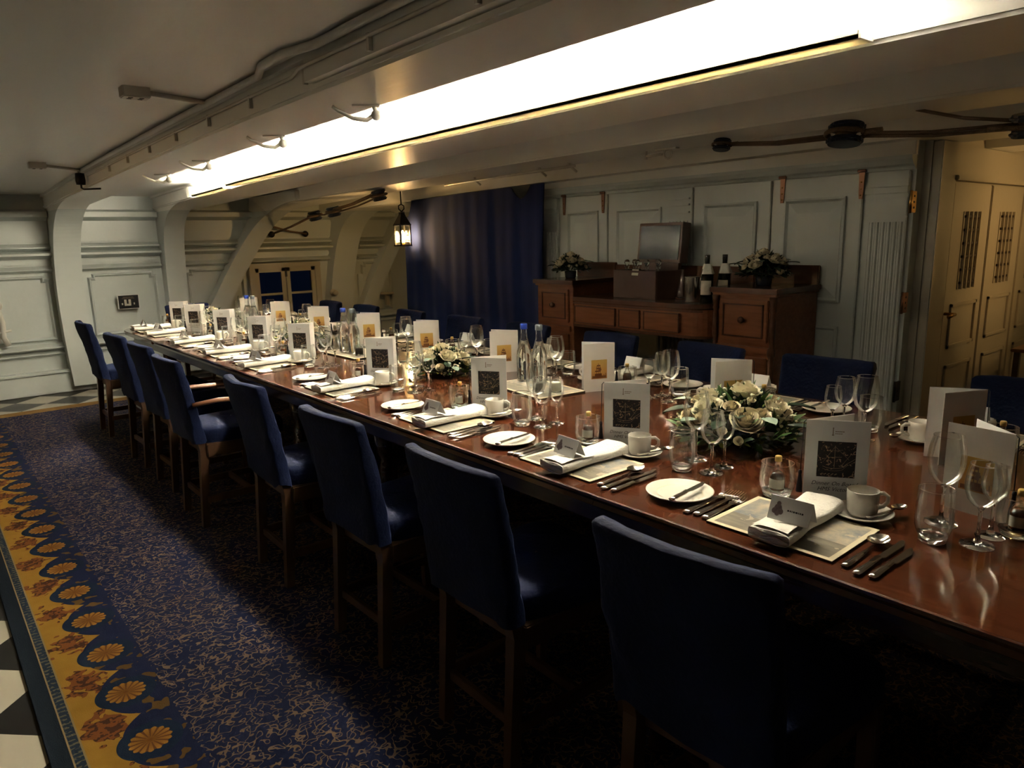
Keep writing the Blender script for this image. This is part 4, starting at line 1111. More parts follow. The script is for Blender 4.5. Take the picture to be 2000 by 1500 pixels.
# menu card: spine at the origin, front cover along +x facing -y, back cover swung open behind
def text_mesh(body, size, shear=0.0):
    cu = bpy.data.curves.new('lettering', 'FONT'); cu.body = body; cu.size = size; cu.shear = shear; cu.align_x = 'CENTER'; cu.resolution_u = 2
    o = bpy.data.objects.new('lettering', cu); COL.objects.link(o)
    bpy.context.view_layer.update()
    me = bpy.data.meshes.new_from_object(o.evaluated_get(bpy.context.evaluated_depsgraph_get()))
    bpy.data.objects.remove(o); bpy.data.curves.remove(cu)
    for v_ in me.vertices:
        x, y, z = v_.co; v_.co = (x, 0, y)
    me.materials.clear()
    return me
MW, MH, OPEN = 0.143, 0.208, math.radians(34)
title_me = text_mesh('Dinner On Board\nHMS Victory', 0.0145, 0.35)
def menu():
    t = thing('menu_card', '', 'menu')
    fc = ob('front_cover', MB().box(0, MW, -0.0005, 0.0005, 0, MH), 'card_white', t)
    pic = ob('night_picture', MB().box(-0.043, 0.043, -0.0003, 0.0003, 0.0, 0.090), 'print_night', fc, loc=(MW / 2, -0.0009, 0.066))
    st = MB()
    def stroke(p, q, wd): 
        p, q = Vector((p[0], 0, p[1])), Vector((q[0], 0, q[1])); dd = (q - p).normalized(); nn_ = Vector((-dd.z, 0, dd.x)) * wd / 2
        st.add([tuple(p - nn_), tuple(q - nn_), tuple(q + nn_), tuple(p + nn_)], [(0, 1, 2, 3)])
    for k in range(8):           # rising curve of the hull and its lamplit timbers
        a0, a1 = -0.030 + k * 0.009, -0.030 + (k + 1) * 0.009
        zc = lambda x: 0.022 + 9.0 * (x + 0.006) ** 2 + 0.006 * (x > 0.02)
        stroke((a0, zc(a0)), (a1, zc(a1)), 0.0010); stroke((a0, zc(a0) - 0.006), (a1, zc(a1) - 0.006), 0.0006)
    stroke((-0.004, 0.024), (-0.004, 0.080), 0.0010); stroke((-0.020, 0.066), (0.014, 0.070), 0.0006); stroke((-0.028, 0.040), (-0.004, 0.078), 0.0006)
    stroke((-0.004, 0.078), (0.028, 0.046), 0.0006); stroke((0.012, 0.030), (0.034, 0.062), 0.0007); stroke((-0.018, 0.050), (0.012, 0.052), 0.001)
    for k in range(5): stroke((-0.034 + k * 0.008, 0.006), (-0.029 + k * 0.008, 0.009), 0.002)
    ob('ship_drawing', st, 'print_beige', pic, loc=(0, -0.0005, 0))
    link('title', title_me, 'ink', fc, (MW / 2 - 0.002, -0.0012, 0.045))
    em = MB()
    em.box(0, 0.002, -0.0010, -0.0006, 0, 0.016).box(-0.0015, 0.0035, -0.0010, -0.0006, -0.001, 0.001).box(0.0, 0.0025, -0.0010, -0.0006, 0.016, 0.019)
    for k in range(5): em.box(0.006 + k * 0.0042, 0.009 + k * 0.0042, -0.0010, -0.0006, 0.008, 0.0105)
    for k in range(4): em.box(0.006 + k * 0.0042, 0.009 + k * 0.0042, -0.0010, -0.0006, 0.003, 0.005)
    ob('emblem', em, 'faded_ink', fc, loc=(MW / 2 - 0.012, 0, 0.172))
    bc = ob('back_cover', MB().box(0, MW, -0.0005, 0.0005, 0, MH), 'card_back', t, rot=(0, 0, OPEN))
    pic = ob('sunset_picture', MB().box(-0.036, 0.036, -0.0003, 0.0003, 0.055, 0.137), 'print_sunset', bc, loc=(MW / 2, 0.0009, 0))
    st = MB()
    stroke((-0.032, 0.063), (0.032, 0.063), 0.010)
    for x, hgt in ((-0.004, 0.055), (0.004, 0.062), (0.012, 0.050)): stroke((x, 0.064), (x, 0.060 + hgt), 0.0022)
    for x, z, wd in ((0.004, 0.112, 0.014), (0.003, 0.100, 0.022), (0.006, 0.088, 0.026), (-0.004, 0.094, 0.012)): stroke((x - wd / 2, z), (x + wd / 2, z), 0.007)
    stroke((-0.012, 0.072), (0.020, 0.072), 0.012); stroke((-0.03, 0.064), (-0.03, 0.078), 0.003); stroke((-0.022, 0.064), (-0.022, 0.074), 0.003)
    ob('ships_drawing', st, 'print_brown', pic, loc=(0, 0.0006, 0))
    ob('tassel_cord', MB().tube([(0.0, 0.0015, MH), (-0.006, -0.002, MH - 0.006), (-0.008, -0.003, 0.10), (-0.008, -0.003, 0.08)], 0.0013, 5), 'tassel_black', t)
    ob('tassel', MB().lathe([(0, 0.082), (0.004, 0.080), (0.005, 0.074), (0.004, 0.070), (0.007, 0.040), (0.008, 0.025), (0, 0.025)], 10, c=(-0.009, -0.004, 0)), 'tassel_black', t)
    return t
K_menu = Kit(menu())
# ================================================================= LAYING THE TABLE
def lay(ym, k, side, skip=(), few=False, rng=random.Random(3), only=None, sx=0.0):
    """side 'near': diners along the carpet border, facing +x; 'far': by the sideboard, facing -x"""
    s_ = 1 if side == 'near' else -1
    row = 'carpet side' if side == 'near' else 'sideboard side'
    wh = 'at %s place from hull wall, %s' % (ORD[k], row)
    base = (TX0 if side == 'near' else TX1)
    def P(x, y, z=0.0):     # x measured from the table edge inwards, y to the diner's left
        return (base + s_ * x, ym + s_ * y, TZ + z)
    R0 = 0.0 if side == 'near' else PI
    j = lambda a: rng.uniform(-a, a)
    def go(nm): return (only is None or nm in only) and nm not in skip
    if go('mat'): K_mat.put(P(0.172, 0, 0.0004), R0 + j(0.03), 'placemat with marine painting ' + wh)
    if go('napkin'): K_nap.put(P(0.170 + j(0.006), -0.02 + j(0.01), 0.0058), R0 + j(0.07), 'white linen napkin roll ' + wh)
    if go('card'): K_card.put(P(0.115 + j(0.01), -0.02 + j(0.01), 0.0425), R0 + j(0.12), 'white tent place card on the napkin ' + wh)
    if go('plate'):
        px, py = 0.162 + j(0.008), 0.30 + j(0.01)
        K_plate.put(P(px, py, 0.0003), R0, 'round white side plate ' + wh)
        K_bknife.put(P(px - 0.004, py - 0.030, 0.0175), R0 + 0.08 + j(0.06), 'silver butter knife on the side plate ' + wh)
    if go('forks'):
        gname = 'forks ' + wh
        K_fork.put(P(0.165, 0.212, 0.0003), R0 + j(0.03), 'silver fork next to the side plate ' + wh)
        K_fork.put(P(0.172, 0.187, 0.0003), R0 + j(0.03), 'silver fork, middle of three, ' + wh)
        K_fork2.put(P(0.155, 0.163, 0.0003), R0 + j(0.03), 'short silver fork next to the placemat ' + wh)
    if go('knives'):
        K_spoon.put(P(0.155, -0.173, 0.0003), R0 + j(0.03), 'silver dessert spoon ' + wh)
        K_knife.put(P(0.155, -0.205, 0.0003), R0 + j(0.03), 'long silver dinner knife ' + wh)
        K_knife2.put(P(0.145, -0.232, 0.0003), R0 + j(0.03), 'shorter silver knife ' + wh)
    if go('cup'):
        cx, cy = 0.343 + j(0.003), -0.080 + j(0.004)
        K_saucer.put(P(cx, cy, 0.0003), R0, 'white saucer ' + wh)
        K_cup.put(P(cx, cy, 0.0068), R0 - 0.9 + j(0.2), 'white coffee cup ' + wh)
        if not few: K_tea.put(P(cx + 0.02, cy - 0.046, 0.0155), R0 - 0.15 + j(0.3), 'silver teaspoon on the saucer ' + wh)
    if go('rum'):
        rx, ry = (0.335 + j(0.004), 0.128 + j(0.006)) if not sx else (0.48, 0.33)
        K_rum.put(P(rx, ry, 0.0003), 0, 'low round whisky tumbler ' + wh)
        K_mini.put(P(rx + 0.002, ry, 0.0128), R0, 'gold-capped miniature bottle in the whisky tumbler ' + wh)
    if go('menu'):
        if sx: K_menu.put((1.812, 0.445, TZ + 0.0003), math.radians(82) - OPEN, 'white menu card with its brown-gold picture beside the whisky tumbler at tenth place')
        elif side == 'near': K_menu.put(P(0.345, 0.066, 0.0003), math.radians(-58) + j(0.05), 'white menu card with dark ship picture ' + wh)
        else: K_menu.put(P(0.42, 0.12 + j(0.015), 0.0003), math.radians(120) + j(0.06), 'white menu card with golden sunset picture ' + wh)
    if go('tumbler'): K_tum.put(P(0.325 + j(0.008), -0.245 + j(0.008), 0.0003), 0, 'clear water tumbler ' + wh)
    if go('wines'):
        a = [P(0.435 + j(0.006), -0.215, 0.0003), P(0.365, -0.315 + j(0.006), 0.0003), P(0.437, -0.318 + j(0.006), 0.0003)]
        K_wine_l.put(a[0], 0, 'tall red wine glass ' + wh)
        K_wine_m.put(a[1], 0, 'medium white wine glass ' + wh)
        K_wine_s.put(a[2], 0, 'small port glass ' + wh)
near_y = [6.22, 5.80, 5.14, 4.47, 3.85, 2.95, 2.12, 1.426, 0.762, 0.08]
for k, y in enumerate(near_y):
    if k == 0: lay(y, k, 'near', skip=('forks',), few=True)
    elif k == 1: lay(y, k, 'near', skip=('plate', 'forks', 'knives', 'cup', 'rum'), few=True)
    elif k == 9: lay(y, k, 'near', sx=0.10, only=('menu', 'rum'))
    else: lay(y, k, 'near')
far_y = [6.22, 5.55, 4.85, 4.15, 3.48, 2.78, 2.16, 1.51, 0.75]
for k, y in enumerate(far_y): lay(y, k, 'far', few=(k < 4), skip=() if k > 2 else ('forks', 'knives'))

# ---------------------------------------------------------------- water bottles, trays, pots
def water_bottle(cap):
    t = thing('water_bottle', '', 'bottle')
    ob('glass', MB().lathe([(0, 0.004), (0.030, 0.0), (0.036, 0.006), (0.0365, 0.115), (0.034, 0.140), (0.024, 0.170), (0.0155, 0.200), (0.0135, 0.235), (0.0145, 0.238), (0.0145, 0.246), (0, 0.246)], 26), 'thin_glass', t)
    ob('water', MB().lathe([(0, 0.008), (0.029, 0.008), (0.0335, 0.012), (0.034, 0.115), (0.0315, 0.140), (0.022, 0.169), (0.016, 0.188), (0, 0.188)], 26), 'solid_glass', t)
    ob('cap', MB().lathe([(0.0155, 0.240), (0.0165, 0.242), (0.0165, 0.262), (0.014, 0.265), (0, 0.265)], 18), cap, t)
    return t
KB1, KB2 = Kit(water_bottle('blue_cap')), Kit(water_bottle('silver_cap'))
for k, (x, y, where) in enumerate(((2.12, 2.44, 'on the tray beside the sixth hull-wall place'), (1.95, 3.87, 'on the middle tray of the table'), (1.97, 5.48, 'on the table toward the hull wall'))):
    w_ = ('standing on the tray nearest the sideboard', 'standing on the middle tray of the long table', 'standing on the table end toward the hull wall')[k]
    KB1.put((x, y, TZ + 0.0085), 0, 'clear glass water bottle with blue cap ' + w_)
    KB2.put((x + 0.015, y - 0.085, TZ + 0.0085), 0, 'clear glass water bottle with silver cap ' + w_)
def tray(loc, rz, label):
    t = thing('serving_tray', label, 'tray', loc, rz)
    a, c, w_ = 0.12, 0.20, 0.012
    ob('base', MB().box(-a, a, -c, c, 0, 0.006), 'mat_cork', t)
    ob('print', MB().box(-a + w_, a - w_, -c + w_, c - w_, 0.006, 0.0072), 'mat_print', t)
    r_ = MB(); r_.box(-a, -a + w_, -c, c, 0.006, 0.0076).box(a - w_, a, -c, c, 0.006, 0.0076).box(-a + w_, a - w_, -c, -c + w_, 0.006, 0.0076).box(-a + w_, a - w_, c - w_, c, 0.006, 0.0076)
    ob('border', r_, 'cream_border', t)
tray((2.06, 2.30, TZ + 0.0004), -0.12, 'cream-edged tray under water bottles between two flower centrepieces')
tray((1.99, 3.82, TZ + 0.0004), 0.02, 'cream-edged tray with bottles and pots midway along the table')
tray((1.99, 5.46, TZ + 0.0004), 0.02, 'cream-edged tray under the water bottles toward the hull wall')
def pot(loc, label, wax):
    t = thing('glass_pot', label, 'pot', loc)
    ob('wall', MB().lathe([(0.024, 0.004), (0.025, 0.06), (0.024, 0.064)], 22), 'thin_glass', t)
    ob('base', MB().lathe([(0, 0), (0.024, 0), (0.025, 0.006), (0, 0.006)], 22), 'solid_glass', t)
    ob('contents', MB().lathe([(0, 0.007), (0.0225, 0.007), (0.0225, 0.042), (0, 0.044)], 22), wax, t)
pot((2.05, 2.16, TZ + 0.0082), 'small glass pot of white cream on the tray beside the bottles', 'wax')
pot((1.985, 2.20, TZ + 0.0082), 'small glass pot of dark spice on the tray beside the bottles', 'mat_cork')
pot((2.05, 3.70, TZ + 0.0082), 'small glass pot of white cream on the middle tray', 'wax')
pot((1.95, 3.70, TZ + 0.0082), 'small glass pot of dark spice on the middle tray', 'mat_cork')
o = ob('silver_pot', MB().lathe([(0, 0), (0.03, 0), (0.033, 0.004), (0.030, 0.055), (0.031, 0.06), (0.029, 0.06), (0.028, 0.006), (0, 0.006)], 24), 'steel', loc=(2.09, 3.76, TZ + 0.0082)); tag(o, 'silver beaker standing on the middle tray of the table', 'beaker')

# ================================================================= FLOWERS
def petal_grid(mb, cx, ang, r0, r1, h0, h1, wd, curl):
    def f(u, v):
        a = ang + (u - 0.5) * wd * (0.65 + 0.5 * math.sin(PI * min(1, v * 0.9)))
        edge = 1 - 0.10 * (2 * u - 1) ** 2 * v
        r_ = r0 + (r1 - r0) * v ** 1.2 + curl * max(0, v - 0.7) * 3.0
        z = h0 + (h1 - h0) * v * edge - curl * max(0, v - 0.72) ** 1.5 * 5
        return (cx[0] + r_ * math.cos(a), cx[1] + r_ * math.sin(a), cx[2] + z)
    mb.grid(f, 6, 6)
def rose_mesh(R_, n_layers, seed):
    """overlapping cupped petals: a tight heart, then wider and wider shells with rolled rims"""
    rg = random.Random(seed); mb = MB()
    for L_ in range(n_layers):
        q = (L_ + 0.5) / n_layers; n = 3 + int(q * 3)
        for k in range(n):
            ang = 2 * PI * (k + rg.random() * 0.35) / n + L_ * 0.9
            wd = 2 * PI / n * 1.30
            rim = R_ * (0.10 + 0.90 * q) * rg.uniform(0.94, 1.06); hz = R_ * (1.12 - 0.55 * q * q) * rg.uniform(0.95, 1.05)
            roll = R_ * 0.16 * q
            def f(u, v):
                a = ang + (u - 0.5) * wd
                bell = 1 - 0.35 * abs(2 * u - 1) ** 2.5
                r_ = rim * math.sin(min(1.0, v * 1.15 * 0.9 + 0.05) * PI / 2) ** 0.8
                z = hz * (v ** 1.7) * bell
                if v > 0.8: r_ += roll * (v - 0.8) * 5; z -= roll * ((v - 0.8) * 5) ** 2 * 0.8
                return (r_ * math.cos(a), r_ * math.sin(a), z)
            mb.grid(f, 7, 7)
    return mb
rose_big = [rose_mesh(0.042, 7, s_).mesh('rose') for s_ in (1, 2)]
rose_small = [rose_mesh(0.023, 5, s_).mesh('spray_rose') for s_ in (3, 4)]
rose_bud = rose_mesh(0.013, 4, 5).mesh('rose_bud')
for me in rose_big: me.materials.append(MATS['petal'])
for me in rose_small: me.materials.append(MATS['petal_blush'])
rose_bud.materials.append(MATS['petal'])
def leaf_mesh(L_, W_, fold, bend):
    return MB().grid(lambda u, v: (L_ * v, (u - 0.5) * 2 * W_ * (math.sin(PI * min(1, v ** 0.8 * 0.98 + 0.02)) ** 0.8), -bend * v * v + fold * abs(u - 0.5) * 2 * W_), 5, 7)
euc = leaf_mesh(0.055, 0.020, 0.2, 0.012).mesh('eucalyptus_leaf'); euc.materials.append(MATS['leaf_grey'])
dkl = leaf_mesh(0.085, 0.019, 0.35, 0.02).mesh('dark_leaf'); dkl.materials.append(MATS['leaf_dark'])
def aim(d, roll=0.0):
    return Vector(d).to_track_quat('Z', 'Y').to_euler()
def foliage(rad, hgt, n, seed, Ls=(0.03, 0.06)):
    rg = random.Random(seed); mb = MB()
    for k in range(n):
        a = rg.uniform(0, 2 * PI); el = rg.uniform(-0.08, 1.45)
        q = rg.uniform(0.55, 1.0)
        base = Vector((rad * q * math.cos(a) * math.cos(el), rad * q * math.sin(a) * math.cos(el), max(0.03, hgt * q * math.sin(el))))
        dd = Vector((math.cos(a) * math.cos(el), math.sin(a) * math.cos(el), math.sin(el) + rg.uniform(-0.2, 0.4))) + Vector((rg.uniform(-.6, .6), rg.uniform(-.6, .6), rg.uniform(-.2, .4)))
        M_ = Matrix.Translation(base) @ dd.to_track_quat('X', 'Z').to_matrix().to_4x4() @ Matrix.Rotation(rg.uniform(-1, 1), 4, 'X')
        mb.merge(MB().grid(lambda u, v, l=rg.uniform(*Ls), w_=rg.uniform(0.004, 0.010): (l * v, (u - 0.5) * 2 * w_ * math.sin(PI * (0.08 + 0.88 * v)), -0.01 * v * v), 3, 4), M_)
    mb.v = [(x, y, max(0.004, z)) for x, y, z in mb.v]       # leaves rest on the table, never through it
    return mb
def blossoms(rad, hgt, n, seed):
    rg = random.Random(seed); mb = MB()
    for k in range(n):
        a = rg.uniform(0, 2 * PI); el = rg.uniform(0.15, 1.3)
        cx = Vector((rad * math.cos(a) * math.cos(el), rad * math.sin(a) * math.cos(el), hgt * math.sin(el)))
        for q in range(9):
            p = cx + Vector((rg.uniform(-.022, .022), rg.uniform(-.022, .022), rg.uniform(-.012, .02)))
            r_ = rg.uniform(0.004, 0.007)
            mb.lathe([(0, -r_), (r_ * 0.9, -r_ * 0.3), (r_ * 0.8, r_ * 0.5), (0, r_ * 0.8)], 6, c=p)
    return mb
def arrangement(name, label, loc, sc, seed, rad=0.17, hgt=0.135, vase=None, dark=False):
    t = thing(name, label, 'flowers', loc, seed * 1.3); t.scale = (sc, sc, sc)
    rg = random.Random(seed)
    z0 = 0.0
    if vase:
        ob('vase', MB().lathe([(0, 0.0), (0.045, 0.0), (0.05, 0.01), (0.055, 0.06), (0.05, 0.065), (0.045, 0.02), (0, 0.02)], 20), 'vase_dark', t); z0 = 0.045
    else:
        ob('holder', MB().lathe([(0, 0.0), (0.06, 0.0), (0.065, 0.02), (0.055, 0.045), (0, 0.05)], 18), 'vase_dark', t)
    def sub(nm, mb, m_):
        o_ = ob(nm, mb, m_, t, loc=(0, 0, z0)); o_['kind'] = 'stuff'; return o_
    sub('dark_foliage', foliage(rad * 0.92, hgt * 0.8, 330, seed + 1, (0.04, 0.07)), 'leaf_dark')
    sub('green_foliage', foliage(rad, hgt * 0.92, 260, seed + 2), 'leaf_dark' if dark else 'leaf_green')
    if not dark: sub('lime_foliage', foliage(rad * 1.03, hgt * 0.8, 90, seed + 3, (0.02, 0.04)), 'leaf_lime')
    sub('blossom_sprays', blossoms(rad * 0.94, hgt * 1.0, 24 if not dark else 8, seed + 4), 'blossom')
    def place(me, nm, a, el, q=1.0):
        p = Vector((rad * q * math.cos(a) * math.cos(el), rad * q * math.sin(a) * math.cos(el), z0 + hgt * q * math.sin(el)))
        dd = Vector((math.cos(a) * math.cos(el) * 0.8, math.sin(a) * math.cos(el) * 0.8, math.sin(el) + 0.25))
        o_ = link(nm, me, None, t, tuple(p)); o_.rotation_euler = aim(dd)
        return o_
    nbig = 6
    place(rose_big[0], 'rose', rg.uniform(0, 6), 1.45, 0.95)
    for k in range(nbig): place(rose_big[k % 2], 'rose', 2 * PI * k / nbig + rg.uniform(-.2, .2), rg.uniform(0.55, 0.95), 0.88)
    for k in range(12): place(rose_small[k % 2], 'spray_rose', 2 * PI * k / 12 + rg.uniform(-.2, .2), rg.uniform(0.27, 1.1), 0.98)
    for k in range(14): place(rose_bud, 'rose_bud', 2 * PI * k / 14 + rg.uniform(-.2, .2), rg.uniform(0.17, 1.2), 1.03)
    for k in range(13):
        a = 2 * PI * k / 13 + rg.uniform(-.2, .2); el = rg.uniform(0.02, 0.5)
        me = euc if k % 2 else dkl
        o_ = link('eucalyptus_leaf' if k % 2 else 'dark_leaf', me, None, t, (rad * 0.92 * math.cos(a) * math.cos(el), rad * 0.92 * math.sin(a) * math.cos(el), z0 + 0.045 + hgt * math.sin(el)))
        o_.rotation_euler = Vector((math.cos(a), math.sin(a), rg.uniform(-0.1, 0.4))).to_track_quat('X', 'Z').to_euler()
    return t
arrangement('flower_centrepiece', 'low white rose centrepiece opposite the fluted pilaster, largest on the table', (1.975, 1.24, TZ + 0.001), 1.12, 3)
arrangement('flower_centrepiece', 'low white rose centrepiece between the two bottle trays nearer the sideboard', (1.98, 2.90, TZ + 0.001), 0.92, 5)
arrangement('flower_centrepiece', 'low white rose centrepiece between the middle tray and the hull-end tray', (1.99, 4.58, TZ + 0.001), 0.92, 8)
arrangement('flower_centrepiece', 'low white rose centrepiece closest to the hull wall on the table', (1.91, 6.12, TZ + 0.001), 0.92, 11)

# ================================================================= SIDEBOARD
SX0, SX1 = 3.62, 4.10
sbd = thing('sideboard', 'antique mahogany pedestal sideboard against the panelled bulkhead', 'sideboard', (0, 0, 0))
def sbox(name, x0, x1, y0, y1, z0, z1, m='sideboard_wood', parent=sbd, bev=0.004):
    return ob(name, MB().box(x0, x1, y0, y1, z0, z1), m, parent, bev)
def pedestal(y0, y1, cols):
    b_ = sbox('pedestal', SX0 + 0.02, SX1, y0 + 0.01, y1 - 0.01, 0.011, 1.06)
    sbox('pedestal_top', SX0 - 0.012, SX1, y0 - 0.012, y1 + 0.012, 1.075, 1.105, 'sideboard_top')
    sbox('top_mould', SX0 + 0.002, SX1, y0, y1, 1.06, 1.075)
    sbox('plinth', SX0 + 0.005, SX1, y0, y1, 0.011, 0.09)
    # drawer with knob, door below
    dr = sbox('drawer', SX0 + 0.004, SX0 + 0.022, y0 + 0.05, y1 - 0.05, 0.80, 1.04)
    ym = (y0 + y1) / 2
    f_ = MB(); a, c, z0, z1 = y0 + 0.075, y1 - 0.075, 0.825, 1.015
    xx = SX0 + 0.004
    f_.box(xx - 0.006, xx, a, a + 0.008, z0, z1).box(xx - 0.006, xx, c - 0.008, c, z0, z1).box(xx - 0.006, xx, a, c, z0, z0 + 0.008).box(xx - 0.006, xx, a, c, z1 - 0.008, z1)
    ob('bead', f_, 'sideboard_top', dr)
    ob('knob', MB().lathe([(0, -0.032), (0.016, -0.028), (0.020, -0.018), (0.014, -0.008), (0.010, 0.0), (0, 0.0)], 16, c=(xx, ym, 0.925), axis='x'), 'sideboard_top', dr)
    sbox('mid_rail', SX0 + 0.002, SX0 + 0.022, y0 + 0.03, y1 - 0.03, 0.735, 0.775)
    dd = sbox('door', SX0 + 0.006, SX0 + 0.022, y0 + 0.05, y1 - 0.05, 0.12, 0.715)
    ob('door_panel', MB().box(SX0 + 0.0005, SX0 + 0.006, y0 + 0.10, y1 - 0.10, 0.17, 0.665), 'sideboard_wood', dd, 0.004)
    ob('door_knob', MB().lathe([(0, -0.022), (0.010, -0.02), (0.012, -0.012), (0.007, 0.0), (0, 0.0)], 12, c=(SX0 + 0.006, y1 - 0.075, 0.45), axis='x'), 'brass', dd)
    if cols:
        for yy in (y0 + 0.022, y1 - 0.022):
            ob('column', MB().lathe([(0, 0.10), (0.022, 0.10), (0.022, 0.13), (0.016, 0.15), (0.015, 0.45), (0.018, 0.70), (0.012, 0.715), (0.022, 0.735), (0.022, 0.765), (0.013, 0.78), (0.012, 0.80), (0.018, 0.83), (0.017, 0.93), (0.012, 0.97), (0.020, 0.985), (0.014, 1.0), (0.021, 1.03), (0.022, 1.06), (0, 1.06)], 14, c=(SX0 + 0.012, yy, 0)), 'sideboard_top', sbd)
pedestal(3.63, 4.03, False)
pedestal(2.06, 2.47, True)
# bowed centre between the pedestals
def bow(z0, z1, inset):
    pts = [(SX1 - 0.02, 2.475), (SX1 - 0.02, 3.625), (SX0 + 0.03 + inset, 3.625)]
    ys = [3.61, 3.58, 3.5, 3.3, 3.05, 2.8, 2.66]
    for y in ys: pts.append((SX0 - 0.02 + inset - 0.02 * math.sin(PI * (y - 2.475) / 1.15), y))
    for q in range(1, 8):
        a_ = PI / 2 * q / 7
        pts.append((SX0 - 0.03 + inset + 0.13 - 0.13 * math.cos(a_), 2.64 - inset - (0.13) * math.sin(a_)))
    pts.append((SX0 + 0.12, 2.475))
    return pts
ob('centre_top', MB().prism(bow(0, 0, 0), 0.965, 0.995, 'z'), 'sideboard_top', sbd, 0.004)
ob('centre_frieze', MB().prism(bow(0, 0, 0.018), 0.80, 0.962, 'z'), 'sideboard_wood', sbd)
ob('frieze_mould', MB().prism(bow(0, 0, 0.008), 0.785, 0.802, 'z'), 'sideboard_top', sbd)
ob('frieze_mould', MB().prism(bow(0, 0, 0.008), 0.945, 0.960, 'z'), 'sideboard_top', sbd)
for a, c in ((3.20, 3.58), (2.99, 3.17), (2.68, 2.96)):
    dr = sbox('frieze_drawer', SX0 - 0.030, SX0 + 0.02, a, c, 0.815, 0.935)
    f_ = MB(); xx = SX0 - 0.030
    f_.box(xx - 0.004, xx, a, a + 0.007, 0.815, 0.935).box(xx - 0.004, xx, c - 0.007, c, 0.815, 0.935).box(xx - 0.004, xx, a, c, 0.815, 0.822).box(xx - 0.004, xx, a, c, 0.928, 0.935)
    ob('bead', f_, 'sideboard_top', dr)
sbox('back_board', SX1 - 0.025, SX1, 2.475, 3.625, 0.785, 1.10, 'sideboard_top')
for a, c in ((2.06, 2.47), (3.63, 4.03)):
    sbox('back_rail', SX1 - 0.03, SX1 + 0.0, a, c, 1.105, 1.215, 'sideboard_top')
sbox('back_rail', SX1 - 0.03, SX1, 2.475, 3.625, 1.10, 1.20, 'sideboard_top')

# decanter box with its lid thrown back, decanters standing in it
CT = 0.996
bx = thing('decanter_box', 'dark wooden decanter box standing open on the sideboard centre', 'box', (3.84, 3.13, CT), -0.10)
bw, bd_, bh = 0.13, 0.20, 0.185
ob('front_side', MB().box(-bw, -bw + 0.012, -bd_, bd_, 0, bh), 'box_wood', bx, 0.002); ob('back_side', MB().box(bw - 0.012, bw, -bd_, bd_, 0, bh), 'box_wood', bx, 0.002)
ob('end_side', MB().box(-bw + 0.012, bw - 0.012, -bd_, -bd_ + 0.012, 0, bh), 'box_wood', bx, 0.002); ob('end_side', MB().box(-bw + 0.012, bw - 0.012, bd_ - 0.012, bd_, 0, bh), 'box_wood', bx, 0.002)
ob('box_floor', MB().box(-bw + 0.012, bw - 0.012, -bd_ + 0.012, bd_ - 0.012, 0, 0.012), 'box_wood', bx)
lid = ob('lid', MB().box(0, 0.075, -bd_, bd_, 0, 0.265), 'box_wood', bx, 0.003, loc=(bw - 0.04, -0.0, bh + 0.045), rot=(0, 0.10, 0))
ob('lid_lining', MB().box(-0.0025, 0.002, -bd_ + 0.02, bd_ - 0.02, 0.02, 0.245), 'vase_dark', lid)
ob('lid_stay', MB().box(0.02, 0.05, -bd_ + 0.03, bd_ - 0.03, -0.05, 0.01), 'box_wood', lid)
dcp = thing('decanter', '', 'decanter')
ob('body', MB().lathe([(0.0, 0.0), (0.03, 0.0), (0.034, 0.006), (0.034, 0.12), (0.028, 0.145), (0.013, 0.165), (0.012, 0.19), (0.018, 0.198), (0.017, 0.2), (0, 0.2)], 20), 'thin_glass', dcp)
ob('stopper', MB().lathe([(0, 0.196), (0.009, 0.198), (0.010, 0.208), (0.019, 0.218), (0.018, 0.232), (0.010, 0.240), (0, 0.242)], 14), 'solid_glass', dcp)
KD = Kit(dcp)
for k, (x, y) in enumerate(((3.80, 3.28), (3.80, 3.19), (3.79, 3.10), (3.80, 3.01), (3.87, 3.27), (3.87, 3.07))):
    KD.put((x, y, CT + 0.0125), 0, 'stoppered glass decanter standing in the open wooden box', 'decanters in the wooden box')
t = thing('carafe', 'glass carafe with narrow neck beside the steel cooler', 'carafe', (3.86, 2.86, CT + 0.001))
ob('body', MB().lathe([(0, 0), (0.045, 0), (0.052, 0.012), (0.05, 0.035), (0.03, 0.09), (0.014, 0.15), (0.013, 0.19), (0.018, 0.205)], 24), 'thin_glass', t)
ob('base', MB().lathe([(0, 0), (0.044, 0), (0.048, 0.012), (0, 0.014)], 24), 'solid_glass', t)
t = thing('carafe', 'second taller glass carafe behind the steel cooler', 'carafe', (3.95, 2.80, CT + 0.001))
ob('body', MB().lathe([(0, 0), (0.04, 0), (0.045, 0.012), (0.043, 0.06), (0.025, 0.11), (0.013, 0.16), (0.012, 0.205), (0.016, 0.21)], 24), 'thin_glass', t)
o = ob('wine_cooler', MB().lathe([(0, 0), (0.042, 0), (0.044, 0.004), (0.046, 0.15), (0.047, 0.155), (0.044, 0.155), (0.042, 0.01), (0, 0.01)], 28), 'steel', loc=(3.74, 2.70, CT + 0.001)); tag(o, 'brushed steel wine cooler cylinder on the sideboard', 'wine cooler')
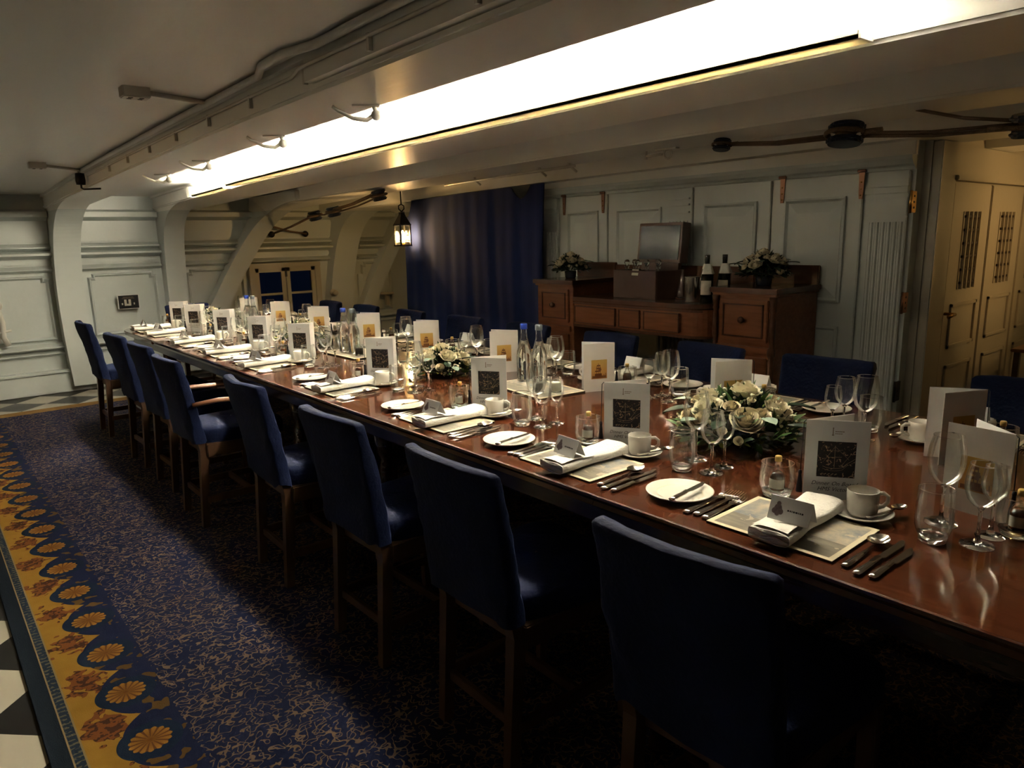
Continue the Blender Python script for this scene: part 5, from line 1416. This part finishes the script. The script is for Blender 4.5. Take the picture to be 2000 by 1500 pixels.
def wine(loc, label, rz):
    t = thing('wine_bottle', label, 'bottle', loc, rz)
    ob('glass', MB().lathe([(0, 0.0), (0.035, 0.0), (0.038, 0.006), (0.038, 0.17), (0.030, 0.20), (0.0155, 0.225), (0.014, 0.265), (0, 0.265)], 24), 'wine_dark', t)
    ob('capsule', MB().lathe([(0.0145, 0.235), (0.016, 0.262), (0.0165, 0.285), (0.015, 0.288), (0, 0.288)], 16), 'wine_dark', t)
    ob('label', MB().grid(lambda u, v: (0.0388 * math.cos(2.2 + 1.9 * u), 0.0388 * math.sin(2.2 + 1.9 * u), 0.05 + 0.085 * v), 12, 2), 'label_paper', t)
    def nap(u, v):
        a_ = 2 * PI * u; z = 0.235 - 0.06 * v - 0.10 * v * max(0, math.cos(a_ - 1.0)); r_ = 0.018 + 0.026 * v ** 0.7 + 0.003 * math.sin(5 * a_)
        return (r_ * math.cos(a_), r_ * math.sin(a_), z)
    ob('neck_napkin', MB().grid(nap, 26, 8, True, True), 'linen', t)
wine((3.73, 2.585, CT + 0.001), 'wine bottle with white label and napkin collar beside the steel cooler', 0.4)
wine((3.84, 2.535, CT + 0.001), 'wine bottle with napkin collar standing behind the labelled one', 0.2)
arrangement('flower_vase', 'posy of cream roses in a dark vase on the pedestal by the fluted pilaster', (3.84, 2.27, 1.1055), 0.90, 21, 0.15, 0.16, True, True)
arrangement('flower_vase', 'posy of cream roses in a dark vase on the pedestal beside the curtain', (3.84, 3.87, 1.1055), 0.82, 24, 0.15, 0.16, True, True)
o = ob('paper_tag', MB().box(-0.0255, -0.0245, -0.03, 0.03, -0.02, 0.02), 'label_paper', loc=(3.735, 3.13, 1.165), rot=(0, 0.2, -0.1)); tag(o, 'small paper tag hanging over the front of the decanter box', 'tag')
# side table glimpsed in the passage
t = thing('side_table', 'small dark wooden side table standing by the passage doors', 'table', (5.2, 1.1, 0))
ob('table_top', MB().box(-0.25, 0.4, -0.18, 0.2, 0.68, 0.70), 'arm_wood', t, 0.004)
for x in (-0.22, 0.37):
    for y in (-0.15, 0.17): ob('leg', MB().box(x - 0.015, x + 0.015, y - 0.015, y + 0.015, 0.0, 0.68), 'chair_wood', t)
